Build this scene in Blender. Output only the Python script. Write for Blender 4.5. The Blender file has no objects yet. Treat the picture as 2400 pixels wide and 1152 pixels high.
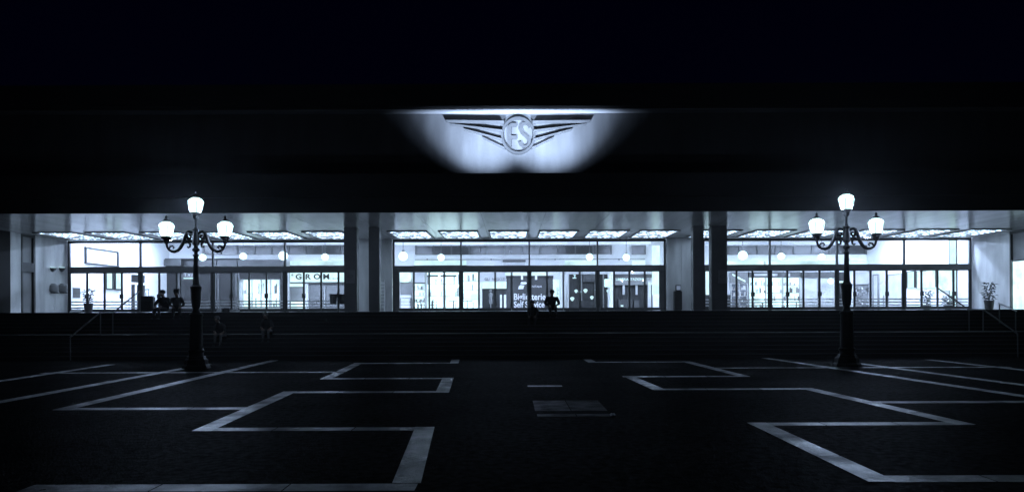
import bpy, bmesh, math, random
from mathutils import Vector, Matrix
random.seed(7)
R = math.radians
C = bpy.context.scene.collection
SC = bpy.context.scene

# ------------------------------------------------------------------ camera, world, exposure
EYE = 1.80                                   # camera height above the square
FL = 1.795                                   # level of the portico floor
FPX = 1700.0                                 # focal length in photograph pixels (2400 wide)
ROLL = R(0.2)
cam_d = bpy.data.cameras.new('camera')
cam = bpy.data.objects.new('camera', cam_d)
C.objects.link(cam)
cam_d.sensor_width = 36.0
cam_d.lens = 36.0 * FPX / 2400.0
cam_d.shift_y = 152.0 / 2400.0
cam_d.clip_end = 2000.0
cam.matrix_world = Matrix.Translation((0, 0, EYE)) @ Matrix.Rotation(R(90), 4, 'X') @ Matrix.Rotation(-ROLL, 4, 'Z')
SC.camera = cam

W = bpy.data.worlds.new('World')
SC.world = W
W.use_nodes = True
nt = W.node_tree
bg = nt.nodes['Background']
sky = nt.nodes.new('ShaderNodeTexSky')
sky.sky_type = 'NISHITA'
sky.sun_disc = False
sky.sun_elevation = R(-9.0)                  # night: the sun is well below the horizon
sky.sun_rotation = R(180)
mixc = nt.nodes.new('ShaderNodeMix')
mixc.data_type = 'RGBA'
mixc.blend_type = 'ADD'
mixc.inputs['Factor'].default_value = 1.0
mixc.inputs['B'].default_value = (0.0004, 0.0006, 0.024, 1)     # the navy of a city sky at night
nt.links.new(sky.outputs['Color'], mixc.inputs['A'])
nt.links.new(mixc.outputs['Result'], bg.inputs['Color'])
bg.inputs['Strength'].default_value = 0.1

SC.view_settings.view_transform = 'Standard'
SC.view_settings.look = 'None'
SC.view_settings.exposure = 0.0
SC.view_settings.gamma = 1.0
SC.cycles.use_denoising = True
SC.cycles.max_bounces = 8
SC.cycles.diffuse_bounces = 4
SC.cycles.glossy_bounces = 4
SC.cycles.transparent_max_bounces = 24
SC.cycles.sample_clamp_indirect = 6.0

TINT = (0.50, 0.66, 0.97)                     # cold white of every lamp in the place
def tint(s, t=TINT): return (t[0] * s, t[1] * s, t[2] * s)

def point_light(name, loc, power, radius, parent, colour=TINT):
    d = bpy.data.lights.new(name, 'POINT')
    d.energy = power; d.color = colour; d.shadow_soft_size = radius
    o = bpy.data.objects.new(name, d); C.objects.link(o)
    o.parent = parent; o.location = loc
    return o

# ------------------------------------------------------------------ pixel -> place
def unroll(px, py):
    dx, dy = px - 1200.0, 728.0 - py
    return dx * math.cos(ROLL) + dy * math.sin(ROLL), -dx * math.sin(ROLL) + dy * math.cos(ROLL)
def X(px, d, py=650): return unroll(px, py)[0] * d / FPX
def Z(py, d, px=1200): return EYE + unroll(px, py)[1] * d / FPX

# ------------------------------------------------------------------ materials
MATS = {}
def new_mat(name):
    m = bpy.data.materials.new(name); m.use_nodes = True
    MATS[name] = m
    return m, m.node_tree, m.node_tree.nodes['Principled BSDF']
def surf(name, v, rough=0.5, metal=0.0, noise=6.0, amount=0.3, bump=0.0, bump_scale=60.0, stretch=(1, 1, 1), spec=0.5, island=0.0, colour=None):
    m, t, b = new_mat(name)
    tc = t.nodes.new('ShaderNodeTexCoord')
    mp = t.nodes.new('ShaderNodeMapping'); mp.inputs['Scale'].default_value = stretch
    t.links.new(tc.outputs['Object'], mp.inputs['Vector'])
    n = t.nodes.new('ShaderNodeTexNoise'); n.inputs['Scale'].default_value = noise
    n.inputs['Detail'].default_value = 6
    t.links.new(mp.outputs['Vector'], n.inputs['Vector'])
    r = t.nodes.new('ShaderNodeMapRange')
    r.inputs['From Min'].default_value = 0.3; r.inputs['From Max'].default_value = 0.7
    r.inputs['To Min'].default_value = 1 - amount; r.inputs['To Max'].default_value = 1 + amount
    t.links.new(n.outputs['Fac'], r.inputs['Value'])
    fac = r.outputs['Result']
    if island:
        g = t.nodes.new('ShaderNodeNewGeometry')
        ri = t.nodes.new('ShaderNodeMapRange')
        ri.inputs['To Min'].default_value = 1 - island; ri.inputs['To Max'].default_value = 1 + island
        t.links.new(g.outputs['Random Per Island'], ri.inputs['Value'])
        mu = t.nodes.new('ShaderNodeMath'); mu.operation = 'MULTIPLY'
        t.links.new(fac, mu.inputs[0]); t.links.new(ri.outputs['Result'], mu.inputs[1])
        fac = mu.outputs[0]
    vm = t.nodes.new('ShaderNodeVectorMath'); vm.operation = 'SCALE'
    vm.inputs[0].default_value = colour if colour else (v, v, v)
    t.links.new(fac, vm.inputs['Scale'])
    t.links.new(vm.outputs['Vector'], b.inputs['Base Color'])
    b.inputs['Roughness'].default_value = rough
    b.inputs['Metallic'].default_value = metal
    b.inputs['Specular IOR Level'].default_value = spec
    if bump:
        n2 = t.nodes.new('ShaderNodeTexNoise'); n2.inputs['Scale'].default_value = bump_scale
        n2.inputs['Detail'].default_value = 4
        t.links.new(tc.outputs['Object'], n2.inputs['Vector'])
        bp = t.nodes.new('ShaderNodeBump'); bp.inputs['Strength'].default_value = bump
        bp.inputs['Distance'].default_value = 0.02
        t.links.new(n2.outputs['Fac'], bp.inputs['Height'])
        t.links.new(bp.outputs['Normal'], b.inputs['Normal'])
    return m
def glow(name, s, rgb=TINT, pattern=None, amount=0.5, scale=8.0):
    m = bpy.data.materials.new(name); m.use_nodes = True
    t = m.node_tree; t.nodes.clear()
    o = t.nodes.new('ShaderNodeOutputMaterial'); e = t.nodes.new('ShaderNodeEmission')
    e.inputs['Color'].default_value = (*rgb, 1)
    e.inputs['Strength'].default_value = s
    if pattern:
        tc = t.nodes.new('ShaderNodeTexCoord')
        if pattern == 'prism':
            n = t.nodes.new('ShaderNodeTexVoronoi'); n.inputs['Scale'].default_value = scale; out = n.outputs['Distance']
            lo, hi = 0.0, 0.6
        else:
            n = t.nodes.new('ShaderNodeTexNoise'); n.inputs['Scale'].default_value = scale; n.inputs['Detail'].default_value = 4; out = n.outputs['Fac']
            lo, hi = 0.35, 0.65
        t.links.new(tc.outputs['Object'], n.inputs['Vector'])
        r = t.nodes.new('ShaderNodeMapRange')
        r.inputs['From Min'].default_value = lo; r.inputs['From Max'].default_value = hi
        r.inputs['To Min'].default_value = s * (1 + amount); r.inputs['To Max'].default_value = s * (1 - amount)
        t.links.new(out, r.inputs['Value']); t.links.new(r.outputs['Result'], e.inputs['Strength'])
    t.links.new(e.outputs[0], o.inputs['Surface'])
    MATS[name] = m
    return m
def glass(name, tintv=0.93, emission=0.0, rgb=TINT):
    m = bpy.data.materials.new(name); m.use_nodes = True
    t = m.node_tree; t.nodes.clear()
    o = t.nodes.new('ShaderNodeOutputMaterial')
    tr = t.nodes.new('ShaderNodeBsdfTransparent'); tr.inputs['Color'].default_value = (tintv, tintv, tintv, 1)
    gl = t.nodes.new('ShaderNodeBsdfGlossy'); gl.inputs['Roughness'].default_value = 0.02
    fr = t.nodes.new('ShaderNodeFresnel'); fr.inputs['IOR'].default_value = 1.45
    mx = t.nodes.new('ShaderNodeMixShader')
    t.links.new(fr.outputs[0], mx.inputs['Fac']); t.links.new(tr.outputs[0], mx.inputs[1]); t.links.new(gl.outputs[0], mx.inputs[2])
    last = mx.outputs[0]
    if emission:
        e = t.nodes.new('ShaderNodeEmission'); e.inputs['Color'].default_value = (*rgb, 1); e.inputs['Strength'].default_value = emission
        ad = t.nodes.new('ShaderNodeAddShader')
        t.links.new(last, ad.inputs[0]); t.links.new(e.outputs[0], ad.inputs[1]); last = ad.outputs[0]
    t.links.new(last, o.inputs['Surface'])
    MATS[name] = m
    return m

def matte(m, gloss_w, rough, nscale=1.3):
    """worn stone: diffuse with a faint broken sheen, in place of the principled shader"""
    t = m.node_tree; b = t.nodes['Principled BSDF']; out = t.nodes['Material Output']
    df = t.nodes.new('ShaderNodeBsdfDiffuse'); gl = t.nodes.new('ShaderNodeBsdfGlossy'); mx = t.nodes.new('ShaderNodeMixShader')
    gl.inputs['Roughness'].default_value = rough; gl.inputs['Color'].default_value = (0.8, 0.8, 0.8, 1)
    for nm, sock in (('Base Color', df.inputs['Color']),):
        if b.inputs[nm].links: t.links.new(b.inputs[nm].links[0].from_socket, sock)
    if b.inputs['Normal'].links:
        ns_ = b.inputs['Normal'].links[0].from_socket
        t.links.new(ns_, df.inputs['Normal']); t.links.new(ns_, gl.inputs['Normal'])
    n = t.nodes.new('ShaderNodeTexNoise'); n.inputs['Scale'].default_value = nscale; n.inputs['Detail'].default_value = 7
    tc = t.nodes.new('ShaderNodeTexCoord'); t.links.new(tc.outputs['Object'], n.inputs['Vector'])
    r = t.nodes.new('ShaderNodeMapRange'); r.inputs['From Min'].default_value = 0.35; r.inputs['From Max'].default_value = 0.65
    r.inputs['To Min'].default_value = gloss_w * 0.35; r.inputs['To Max'].default_value = gloss_w * 1.6
    t.links.new(n.outputs['Fac'], r.inputs['Value']); t.links.new(r.outputs['Result'], mx.inputs['Fac'])
    t.links.new(df.outputs[0], mx.inputs[1]); t.links.new(gl.outputs[0], mx.inputs[2]); t.links.new(mx.outputs[0], out.inputs['Surface'])
    t.nodes.remove(b)
    return m
def asphalt():
    m = matte(surf('dark paving', 0.008, noise=0.6, amount=0.5, bump=1.0, bump_scale=30.0), 0.014, 0.36, 9.0)
    return m
M = MATS
asphalt()
matte(surf('pale band stone', 0.30, noise=2.2, amount=0.5, bump=0.4, bump_scale=22, island=0.35), 0.20, 0.27)
matte(surf('worn panel stone', 0.07, noise=2.6, amount=0.6, bump=0.4, bump_scale=22, island=0.4), 0.035, 0.3)
surf('step stone', 0.016, rough=0.65, spec=0.1, noise=1.2, amount=0.4, bump=0.2, bump_scale=20, stretch=(0.3, 1, 1))
surf('step nosing', 0.02, rough=0.6, spec=0.15, noise=1.5, amount=0.5, stretch=(0.4, 1, 1))
surf('dark cladding', 0.010, rough=0.6, noise=0.7, amount=0.4, stretch=(0.4, 1, 1), spec=0.1)
surf('facade stone', 0.032, rough=0.8, noise=1.1, amount=0.22, stretch=(1.6, 1, 0.35), bump=0.15, bump_scale=9, spec=0.1)
surf('eaves stone', 0.012, rough=0.7, noise=1.5, amount=0.3, stretch=(0.3, 1, 3), spec=0.1)
surf('floodlit soffit', 0.10, rough=0.7, noise=1.5, amount=0.3, stretch=(0.3, 1, 3), spec=0.1)  # paler copy of the eaves stone, floodlight from below put into its colour
surf('soffit panel', 0.42, rough=0.19, noise=0.5, amount=0.25, stretch=(1.6, 0.15, 1), spec=0.7)
surf('polished marble', 0.60, rough=0.28, noise=1.0, amount=0.35, stretch=(1.2, 1.2, 0.25))
surf('dark pillar', 0.02, rough=0.4, noise=1.5, amount=0.4)
surf('floor slab', 0.22, rough=0.3, noise=1.5, amount=0.25)
surf('white plaster', 0.80, rough=0.6, noise=0.8, amount=0.06)
surf('dark metal', 0.03, rough=0.4, metal=0.3, noise=5, amount=0.2)
surf('grey metal', 0.075, rough=0.4, metal=0.3, noise=2, amount=0.2)
surf('steel', 0.5, rough=0.3, metal=1.0, noise=8, amount=0.2)
surf('cast iron', 0.008, rough=0.45, noise=9, amount=0.3, spec=0.2)
surf('shutter slat', 0.016, rough=0.5, noise=2, amount=0.35)
surf('dark window', 0.03, rough=0.2, noise=1.2, amount=0.6, stretch=(1, 1, 0.3))
surf('grey panel', 0.22, rough=0.5, noise=1.5, amount=0.12)
surf('pale panel', 0.55, rough=0.5, noise=1.5, amount=0.12)
surf('white paint', 0.82, rough=0.4, noise=3, amount=0.05)
surf('shop dark', 0.018, rough=0.5, noise=2, amount=0.5)
surf('black vinyl', 0.012, rough=0.5, noise=3, amount=0.2)
surf('banner cloth', 0.045, rough=0.7, noise=2, amount=0.15)
surf('emblem bronze', 0.016, rough=0.5, noise=4, amount=0.15, spec=0.2)
surf('emblem enamel', 0.026, rough=0.5, noise=4, amount=0.15, spec=0.2)
surf('leaf', 0.03, rough=0.5, noise=9, amount=0.4, colour=(0.008, 0.014, 0.008))
surf('pot', 0.03, rough=0.5)
surf('skin', 0.2, rough=0.5, colour=(0.14, 0.095, 0.075))
surf('dark coat', 0.006, rough=0.8, noise=20, amount=0.2)
surf('grey jeans', 0.035, rough=0.8, noise=30, amount=0.3)
surf('dark jeans', 0.012, rough=0.8, noise=30, amount=0.3)
surf('hair', 0.012, rough=0.5)
pw = surf('plastic white', 0.8, rough=0.4, noise=10, amount=0.1)
_t = pw.node_tree; _tr = _t.nodes.new('ShaderNodeBsdfTranslucent'); _mx = _t.nodes.new('ShaderNodeMixShader'); _mx.inputs['Fac'].default_value = 0.6
_t.links.new(_t.nodes['Principled BSDF'].outputs[0], _mx.inputs[1]); _t.links.new(_tr.outputs[0], _mx.inputs[2]); _t.links.new(_mx.outputs[0], _t.nodes['Material Output'].inputs['Surface'])
surf('paper', 0.7, rough=0.6, noise=6, amount=0.1)
surf('goods mixed', 0.4, rough=0.5, noise=3, amount=0.3, island=0.9)
surf('frosted strip', 0.45, rough=0.6)
CYAN = (0.61, 0.91, 1.0)                    # the greener white of tubes and backlit panels
glow('panel light', 3.4, (0.54, 0.74, 1.0), pattern='prism', amount=0.85, scale=3.6)
glow('room light', 118.0)
glow('sign white', 1.5, CYAN, pattern='noise', amount=0.12, scale=1.5)
glow('display white', 1.7, CYAN, pattern='noise', amount=0.3, scale=1.2)
glow('display hot', 2.3, CYAN, pattern='noise', amount=0.35, scale=1.0)
glow('lamp globe', 3.0, CYAN)
glow('trough light', 1.3, CYAN, pattern='noise', amount=0.3, scale=0.5)
glow('small lamp', 1.2, CYAN)
glow('cove glow', 1.5, pattern='noise', amount=0.3, scale=0.4)
glow('dim window', 0.30, pattern='noise', amount=0.4, scale=0.8)
glass('door glass', 0.95)
glass('lantern glass', 0.55, emission=1.35, rgb=(0.62, 1.0, 0.93))

# ------------------------------------------------------------------ mesh builder
class MB:
    def __init__(s): s.v = []; s.f = []; s.mi = []
    def add(s, vs, fs, mi=0):
        o = len(s.v); s.v += [tuple(v) for v in vs]
        for f in fs: s.f.append(tuple(i + o for i in f)); s.mi.append(mi)
        return s
    def box(s, a, b, mi=0):
        x0, y0, z0 = a; x1, y1, z1 = b
        x0, x1 = sorted((x0, x1)); y0, y1 = sorted((y0, y1)); z0, z1 = sorted((z0, z1))
        return s.add([(x0, y0, z0), (x1, y0, z0), (x1, y1, z0), (x0, y1, z0), (x0, y0, z1), (x1, y0, z1), (x1, y1, z1), (x0, y1, z1)],
                     [(0, 3, 2, 1), (4, 5, 6, 7), (0, 1, 5, 4), (1, 2, 6, 5), (2, 3, 7, 6), (3, 0, 4, 7)], mi)
    def quad(s, a, b, c, d, mi=0): return s.add([a, b, c, d], [(0, 1, 2, 3)], mi)
    def prism(s, pts, y0, y1, mi=0):                 # outline in (x, z), extruded along y
        n = len(pts)
        vs = [(x, y0, z) for x, z in pts] + [(x, y1, z) for x, z in pts]
        fs = [tuple(range(n)), tuple(range(2 * n - 1, n - 1, -1))]
        fs += [(i, n + i, n + (i + 1) % n, (i + 1) % n) for i in range(n)]
        return s.add(vs, fs, mi)
    def tube(s, path, rad, n=8, mi=0, cap=True):
        path = [Vector(p) for p in path]
        rs = rad if isinstance(rad, (list, tuple)) else [rad] * len(path)
        up = Vector((0, 1, 0)); vs = []
        for i, p in enumerate(path):
            a = path[max(i - 1, 0)]; b = path[min(i + 1, len(path) - 1)]
            t = (b - a).normalized()
            u = t.cross(up)
            if u.length < 1e-3: u = t.cross(Vector((1, 0, 0)))
            u.normalize(); w = t.cross(u).normalized()
            for k in range(n):
                an = 2 * math.pi * k / n
                vs.append(p + (u * math.cos(an) + w * math.sin(an)) * rs[i])
        fs = []
        for i in range(len(path) - 1):
            for k in range(n):
                k2 = (k + 1) % n
                fs.append((i * n + k, i * n + k2, (i + 1) * n + k2, (i + 1) * n + k))
        if cap:
            fs.append(tuple(range(n - 1, -1, -1))); e = (len(path) - 1) * n
            fs.append(tuple(range(e, e + n)))
        return s.add(vs, fs, mi)
    def lathe(s, prof, n=16, c=(0, 0, 0), mi=0, turn=0.0):   # prof: (radius, z)
        vs = []
        for r, z in prof:
            for k in range(n):
                a = 2 * math.pi * k / n + turn
                vs.append((c[0] + r * math.cos(a), c[1] + r * math.sin(a), c[2] + z))
        fs = []
        for i in range(len(prof) - 1):
            for k in range(n):
                k2 = (k + 1) % n
                fs.append((i * n + k, i * n + k2, (i + 1) * n + k2, (i + 1) * n + k))
        fs.append(tuple(range(n - 1, -1, -1))); e = (len(prof) - 1) * n
        fs.append(tuple(range(e, e + n)))
        return s.add(vs, fs, mi)
    def build(s, name, mat, parent=None, smooth=False, bevel=0.0, fixn=True):
        me = bpy.data.meshes.new(name); me.from_pydata(s.v, [], s.f)
        mats = mat if isinstance(mat, (list, tuple)) else [mat]
        for m in mats: me.materials.append(M[m])
        for p, mi in zip(me.polygons, s.mi): p.material_index = mi
        bm = bmesh.new(); bm.from_mesh(me)
        if bevel:
            bmesh.ops.bevel(bm, geom=[e for e in bm.edges], offset=bevel, segments=2, affect='EDGES', clamp_overlap=True)
        if fixn: bmesh.ops.recalc_face_normals(bm, faces=bm.faces)
        bm.to_mesh(me); bm.free()
        if smooth:
            for p in me.polygons: p.use_smooth = True
            me.set_sharp_from_angle(angle=R(40))
        o = bpy.data.objects.new(name, me); C.objects.link(o)
        if parent: o.parent = parent
        return o

def tag(o, label=None, cat=None, group=None, kind=None):
    if label: o['label'] = label
    if cat: o['category'] = cat
    if group: o['group'] = group
    if kind: o['kind'] = kind
    return o
def empty(name, label, cat, loc=(0, 0, 0), rz=0.0, group=None):
    o = bpy.data.objects.new(name, None); C.objects.link(o)
    o.location = loc; o.rotation_euler = (0, 0, rz); o.empty_display_size = 0.2
    return tag(o, label, cat, group)
def copy_tree(o, parent=None):
    c = o.copy(); C.objects.link(c); c.parent = parent
    for ch in o.children: copy_tree(ch, c)
    return c
def pbox(mb, px0, py0, px1, py1, d, th, mi=0):       # a box whose front stands at depth d
    mx = (px0 + px1) / 2
    return mb.box((X(px0, d, (py0 + py1) / 2), d, Z(py1, d, mx)), (X(px1, d, (py0 + py1) / 2), d + th, Z(py0, d, mx)), mi)
def text_mesh(name, s, size, mat, parent, loc, depth=0.01, sx=1.0, space=1.0, rot=(R(90), 0, 0), align='CENTER', bold=0.0):
    cu = bpy.data.curves.new(name, 'FONT'); cu.body = s; cu.size = size; cu.extrude = depth
    cu.offset = bold; cu.align_x = align; cu.align_y = 'CENTER'; cu.space_character = space; cu.resolution_u = 3
    o = bpy.data.objects.new(name, cu); C.objects.link(o)
    bpy.context.view_layer.update()
    me = bpy.data.meshes.new_from_object(o.evaluated_get(bpy.context.evaluated_depsgraph_get()))
    bpy.data.objects.remove(o); bpy.data.curves.remove(cu)
    me.materials.clear(); me.materials.append(M[mat])
    t = bpy.data.objects.new(name, me); C.objects.link(t)
    t.parent = parent; t.location = loc; t.rotation_euler = rot; t.scale = (sx, 1, 1)
    return t

# ------------------------------------------------------------------ the square
g = MB(); g.quad((-300, -60, 0), (300, -60, 0), (300, 400, 0), (-300, 400, 0))
tag(g.build('ground', 'dark paving'), kind='structure')

def slab_run(mb, p0, p1, w, z, along, step=1.25):
    """a band of stone slabs from p0 to p1, w wide across, laid along 'y' or 'x'"""
    L = math.dist(p0, p1); n = max(1, round(L / step)); gap = 0.008 / L
    for i in range(n):
        t0, t1 = i / n + gap, (i + 1) / n - gap
        a = [p0[k] + (p1[k] - p0[k]) * t0 for k in (0, 1)]; b = [p0[k] + (p1[k] - p0[k]) * t1 for k in (0, 1)]
        if along == 'y':
            mb.quad((a[0] - w / 2, a[1], z), (a[0] + w / 2, a[1], z), (b[0] + w / 2, b[1], z), (b[0] - w / 2, b[1], z))
        else:
            mb.quad((a[0], a[1] - w / 2, z), (b[0], b[1] - w / 2, z), (b[0], b[1] + w / 2, z), (a[0], a[1] + w / 2, z))
b = MB()
for x0, y0, x1, y1 in [(-1.11, 7.58, -1.36, 11.28), (-4.70, 10.95, -5.0, 16.35), (-1.55, 16.05, -1.73, 19.6), (-4.97, 19.3, -5.35, 25.3),
                       (-2.0, 25.0, -2.1, 26.9), (-8.34, 13.38, -8.8, 26.9), (-10.3, 14, -10.5, 25), (-13.35, 17, -13.8, 25),
                       (3.87, 7.57, 3.90, 11.6), (7.08, 11.3, 6.74, 16.7), (3.33, 16.4, 3.18, 19.9), (6.3, 19.6, 6.1, 25.5), (2.8, 25.2, 2.76, 26.8),
                       (10.7, 13.5, 9.47, 27.2), (12.4, 13, 11.5, 25.5), (15.3, 16, 14.9, 26)]:
    slab_run(b, (x0, y0), (x1, y1), 0.30, 0.008, 'y')
for y, x0, x1 in [(7.43, -5.0, -0.98), (11.12, -4.85, -1.23), (16.2, -5.13, -1.42), (19.45, -5.13, -1.58), (25.15, -5.5, -1.86), (13.53, -8.5, -4.75),
                  (21.6, -14, -5.1), (11.45, 3.74, 7.22), (16.55, 3.2, 6.88), (19.75, 3.0, 6.45), (25.35, 2.65, 6.25), (14.1, 6.9, 10.8),
                  (7.72, 3.75, 9.0), (22.6, 6.2, 15.5), (17.37, 0.36, 1.2)]:
    slab_run(b, (x0, y), (x1, y), 0.30, 0.004, 'x')
tag(b.build('paving_bands', 'pale band stone'), kind='structure')
b = MB()
slab_run(b, (0.40, 13.8), (1.72, 13.8), 1.5, 0.004, 'x', 0.66)
slab_run(b, (0.42, 12.5), (1.78, 12.5), 0.28, 0.004, 'x', 0.7)
tag(b.build('paving_panel', 'worn panel stone'), kind='structure')

# stairs: two flights of six with a landing between
S0, S1 = 27.3, 32.4
RISE = FL / 12.0
edges = [S0 + 0.34 * i for i in range(6)]
edges += [30.35 + 0.34 * i for i in range(6)]
st = MB(); ns = MB()
for i, y in enumerate(edges):
    y2 = edges[i + 1] if i < 11 else 32.4
    st.box((-24, y, 0 if i == 0 else 0.0), (24.5, (y2 if i < 11 else 32.4), RISE * (i + 1) - 0.03))
    ns.box((-24, y - 0.02, RISE * (i + 1) - 0.03), (24.5, y2 - (0.022 if i < 11 else 0), RISE * (i + 1) + (-0.002 if i == 11 else 0)))
tag(st.build('stairs', 'step stone'), kind='structure')
tag(ns.build('stair_treads', 'step nosing'), kind='structure')
f = MB(); f.box((-60, 32.4, 0), (60, 57, FL - 0.002)); f.box((-60, 27.6, 0), (-24, 32.398, FL - 0.003)); f.box((24.5, 27.6, 0), (60, 32.398, FL - 0.003))
tag(f.build('portico_floor', 'floor slab'), kind='structure')

# ------------------------------------------------------------------ the station
DG = 43.5                                    # glazed screens
DF = 31.6                                    # front edge of the canopy
DB = 56.0                                    # shop fronts at the back of the concourse
XL, XR = -26.65, 27.6
SOF = FL + 4.30
CE = FL + 5.35
bld = empty('station_building', 'long low railway station with a deep lit portico under a dark canopy', 'station', (0, DF, FL))
INV = Vector((0, -DF, -FL))
def part(mb, name, mat, parent=bld, **k):
    o = mb.build(name, mat, parent, **k)
    if parent is bld: o.location = INV
    return o

c = MB()
c.box((-60, DF, SOF + 0.02), (60, DG - 0.1, FL + 5.6))
c.box((-60, DF, FL + 5.6), (60, DF + 0.25, FL + 6.0))
c.box((-60, DF - 0.12, FL + 4.96), (60, DF, FL + 5.06))
c.box((-60, DF - 0.06, SOF + 0.0), (60, DF, SOF + 0.22))
part(c, 'canopy', 'dark cladding')
s = MB()
for i in range(-14, 15):
    x0 = i * 2.85 - 1.35
    for y0, y1 in ((DF + 0.02, 35.1), (35.12, 38.6), (38.62, DG - 0.12)):
        s.box((max(x0, -27.4), y0, SOF), (min(x0 + 2.835, 41), y1, SOF + 0.018)) if -29 < x0 < 39 else None
part(s, 'soffit', 'soffit panel')
w = MB(); w.box((-60, 36.0, FL + 5.6), (60, 36.6, FL + 9.80)); part(w, 'attic_wall', 'facade stone')
w = MB(); w.box((-60, 35.3, FL + 9.82), (60, 38, FL + 9.95)); w.box((-60, 35.18, FL + 9.95), (60, 38, FL + 11)); w.box((-60, 36.2, FL + 11), (60, 57, FL + 11.2))
part(w, 'eaves', 'eaves stone')
w = MB(); w.box((-60, 35.3, FL + 9.79), (60, 35.998, FL + 9.818)); part(w, 'eave_soffit', 'floodlit soffit')
for p0, p1, dd in ((806, 836, 36.9), (864, 889, 36.9), (1625, 1650, 36.9), (1668, 1705, 36.9)):
    q = MB(); q.box((X(p0, dd), dd, FL), (X(p1, dd), dd + 0.55, SOF - 0.001)); part(q, 'pillar', 'dark pillar', bevel=0.03)
q = MB(); q.box((-60, 37.6, FL), (XL - 0.001, 38.54, SOF - 0.001)); q.box((-60, 38.55, FL), (XL - 0.42, DG, SOF - 0.001)); part(q, 'side_wing', 'dark cladding')
q = MB(); q.box((XR + 0.55, 36.6, FL), (60, DG, SOF - 0.001)); part(q, 'side_wing', 'dark cladding')
# marble piers between the bays and the marble end walls
for p0, p1 in ((838, 920), (1561, 1646)):
    q = MB(); q.box((X(p0, DG), DG - 0.25, FL), (X((p0 * 1.2 + p1 * .8) / 2, DG), DG + 0.4, SOF - 0.001)); q.box((X((p0 * 1.2 + p1 * .8) / 2, DG) + 0.008, DG - 0.25, FL), (X(p1, DG), DG + 0.4, SOF - 0.001))
    part(q, 'pier', 'polished marble', bevel=0.01)
q = MB()
for y0, y1 in ((38.55, 39.38), (40.56, 41.3), (41.31, 42.3), (42.31, 43.55)): q.box((XL - 0.4, y0, FL), (XL, y1, SOF - 0.001))
part(q, 'end_wall', 'polished marble')
q = MB()
for y0, y1 in ((40.2, 41.0), (41.01, 42.2), (42.21, 43.55)): q.box((XR, y0, FL), (XR + 0.5, y1, SOF - 0.001))
part(q, 'end_wall', 'polished marble')
# side doors in the end walls
q = MB()
for y0, y1, z0, z1 in ((39.4, 39.52, 0, 4.3), (40.4, 40.55, 0, 4.3), (39.52, 40.4, 2.25, 2.75), (39.52, 40.4, 4.15, 4.3)):
    q.box((XL - 0.3, y0, FL + z0), (XL + 0.02, y1, FL + z1 - 0.002))
sd = part(q, 'side_door', 'dark metal')
q = MB(); q.box((XL - 0.12, 39.52, FL), (XL - 0.1, 40.4, FL + 2.25)); q.box((XL - 0.12, 39.52, FL + 2.75), (XL - 0.1, 40.4, FL + 4.15)); q.build('pane', 'grey panel', sd)
q = MB()
for y0, y1, z0, z1 in ((38.5, 38.6, 0, 4.3), (40.1, 40.19, 0, 4.3), (38.6, 40.1, 2.62, 2.7), (38.6, 40.1, 4.15, 4.3)):
    q.box((XR - 0.02, y0, FL + z0), (XR + 0.3, y1, FL + z1 - 0.002))
sd = part(q, 'side_door', 'grey metal')
q = MB(); q.box((XR + 0.1, 38.6, FL), (XR + 0.14, 40.1, FL + 2.62)); q.build('lit_pane', 'display white', sd)
q = MB(); q.box((XR + 0.1, 38.6, FL + 2.7), (XR + 0.14, 40.1, FL + 4.15)); q.build('pane', 'grey panel', sd)

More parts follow.
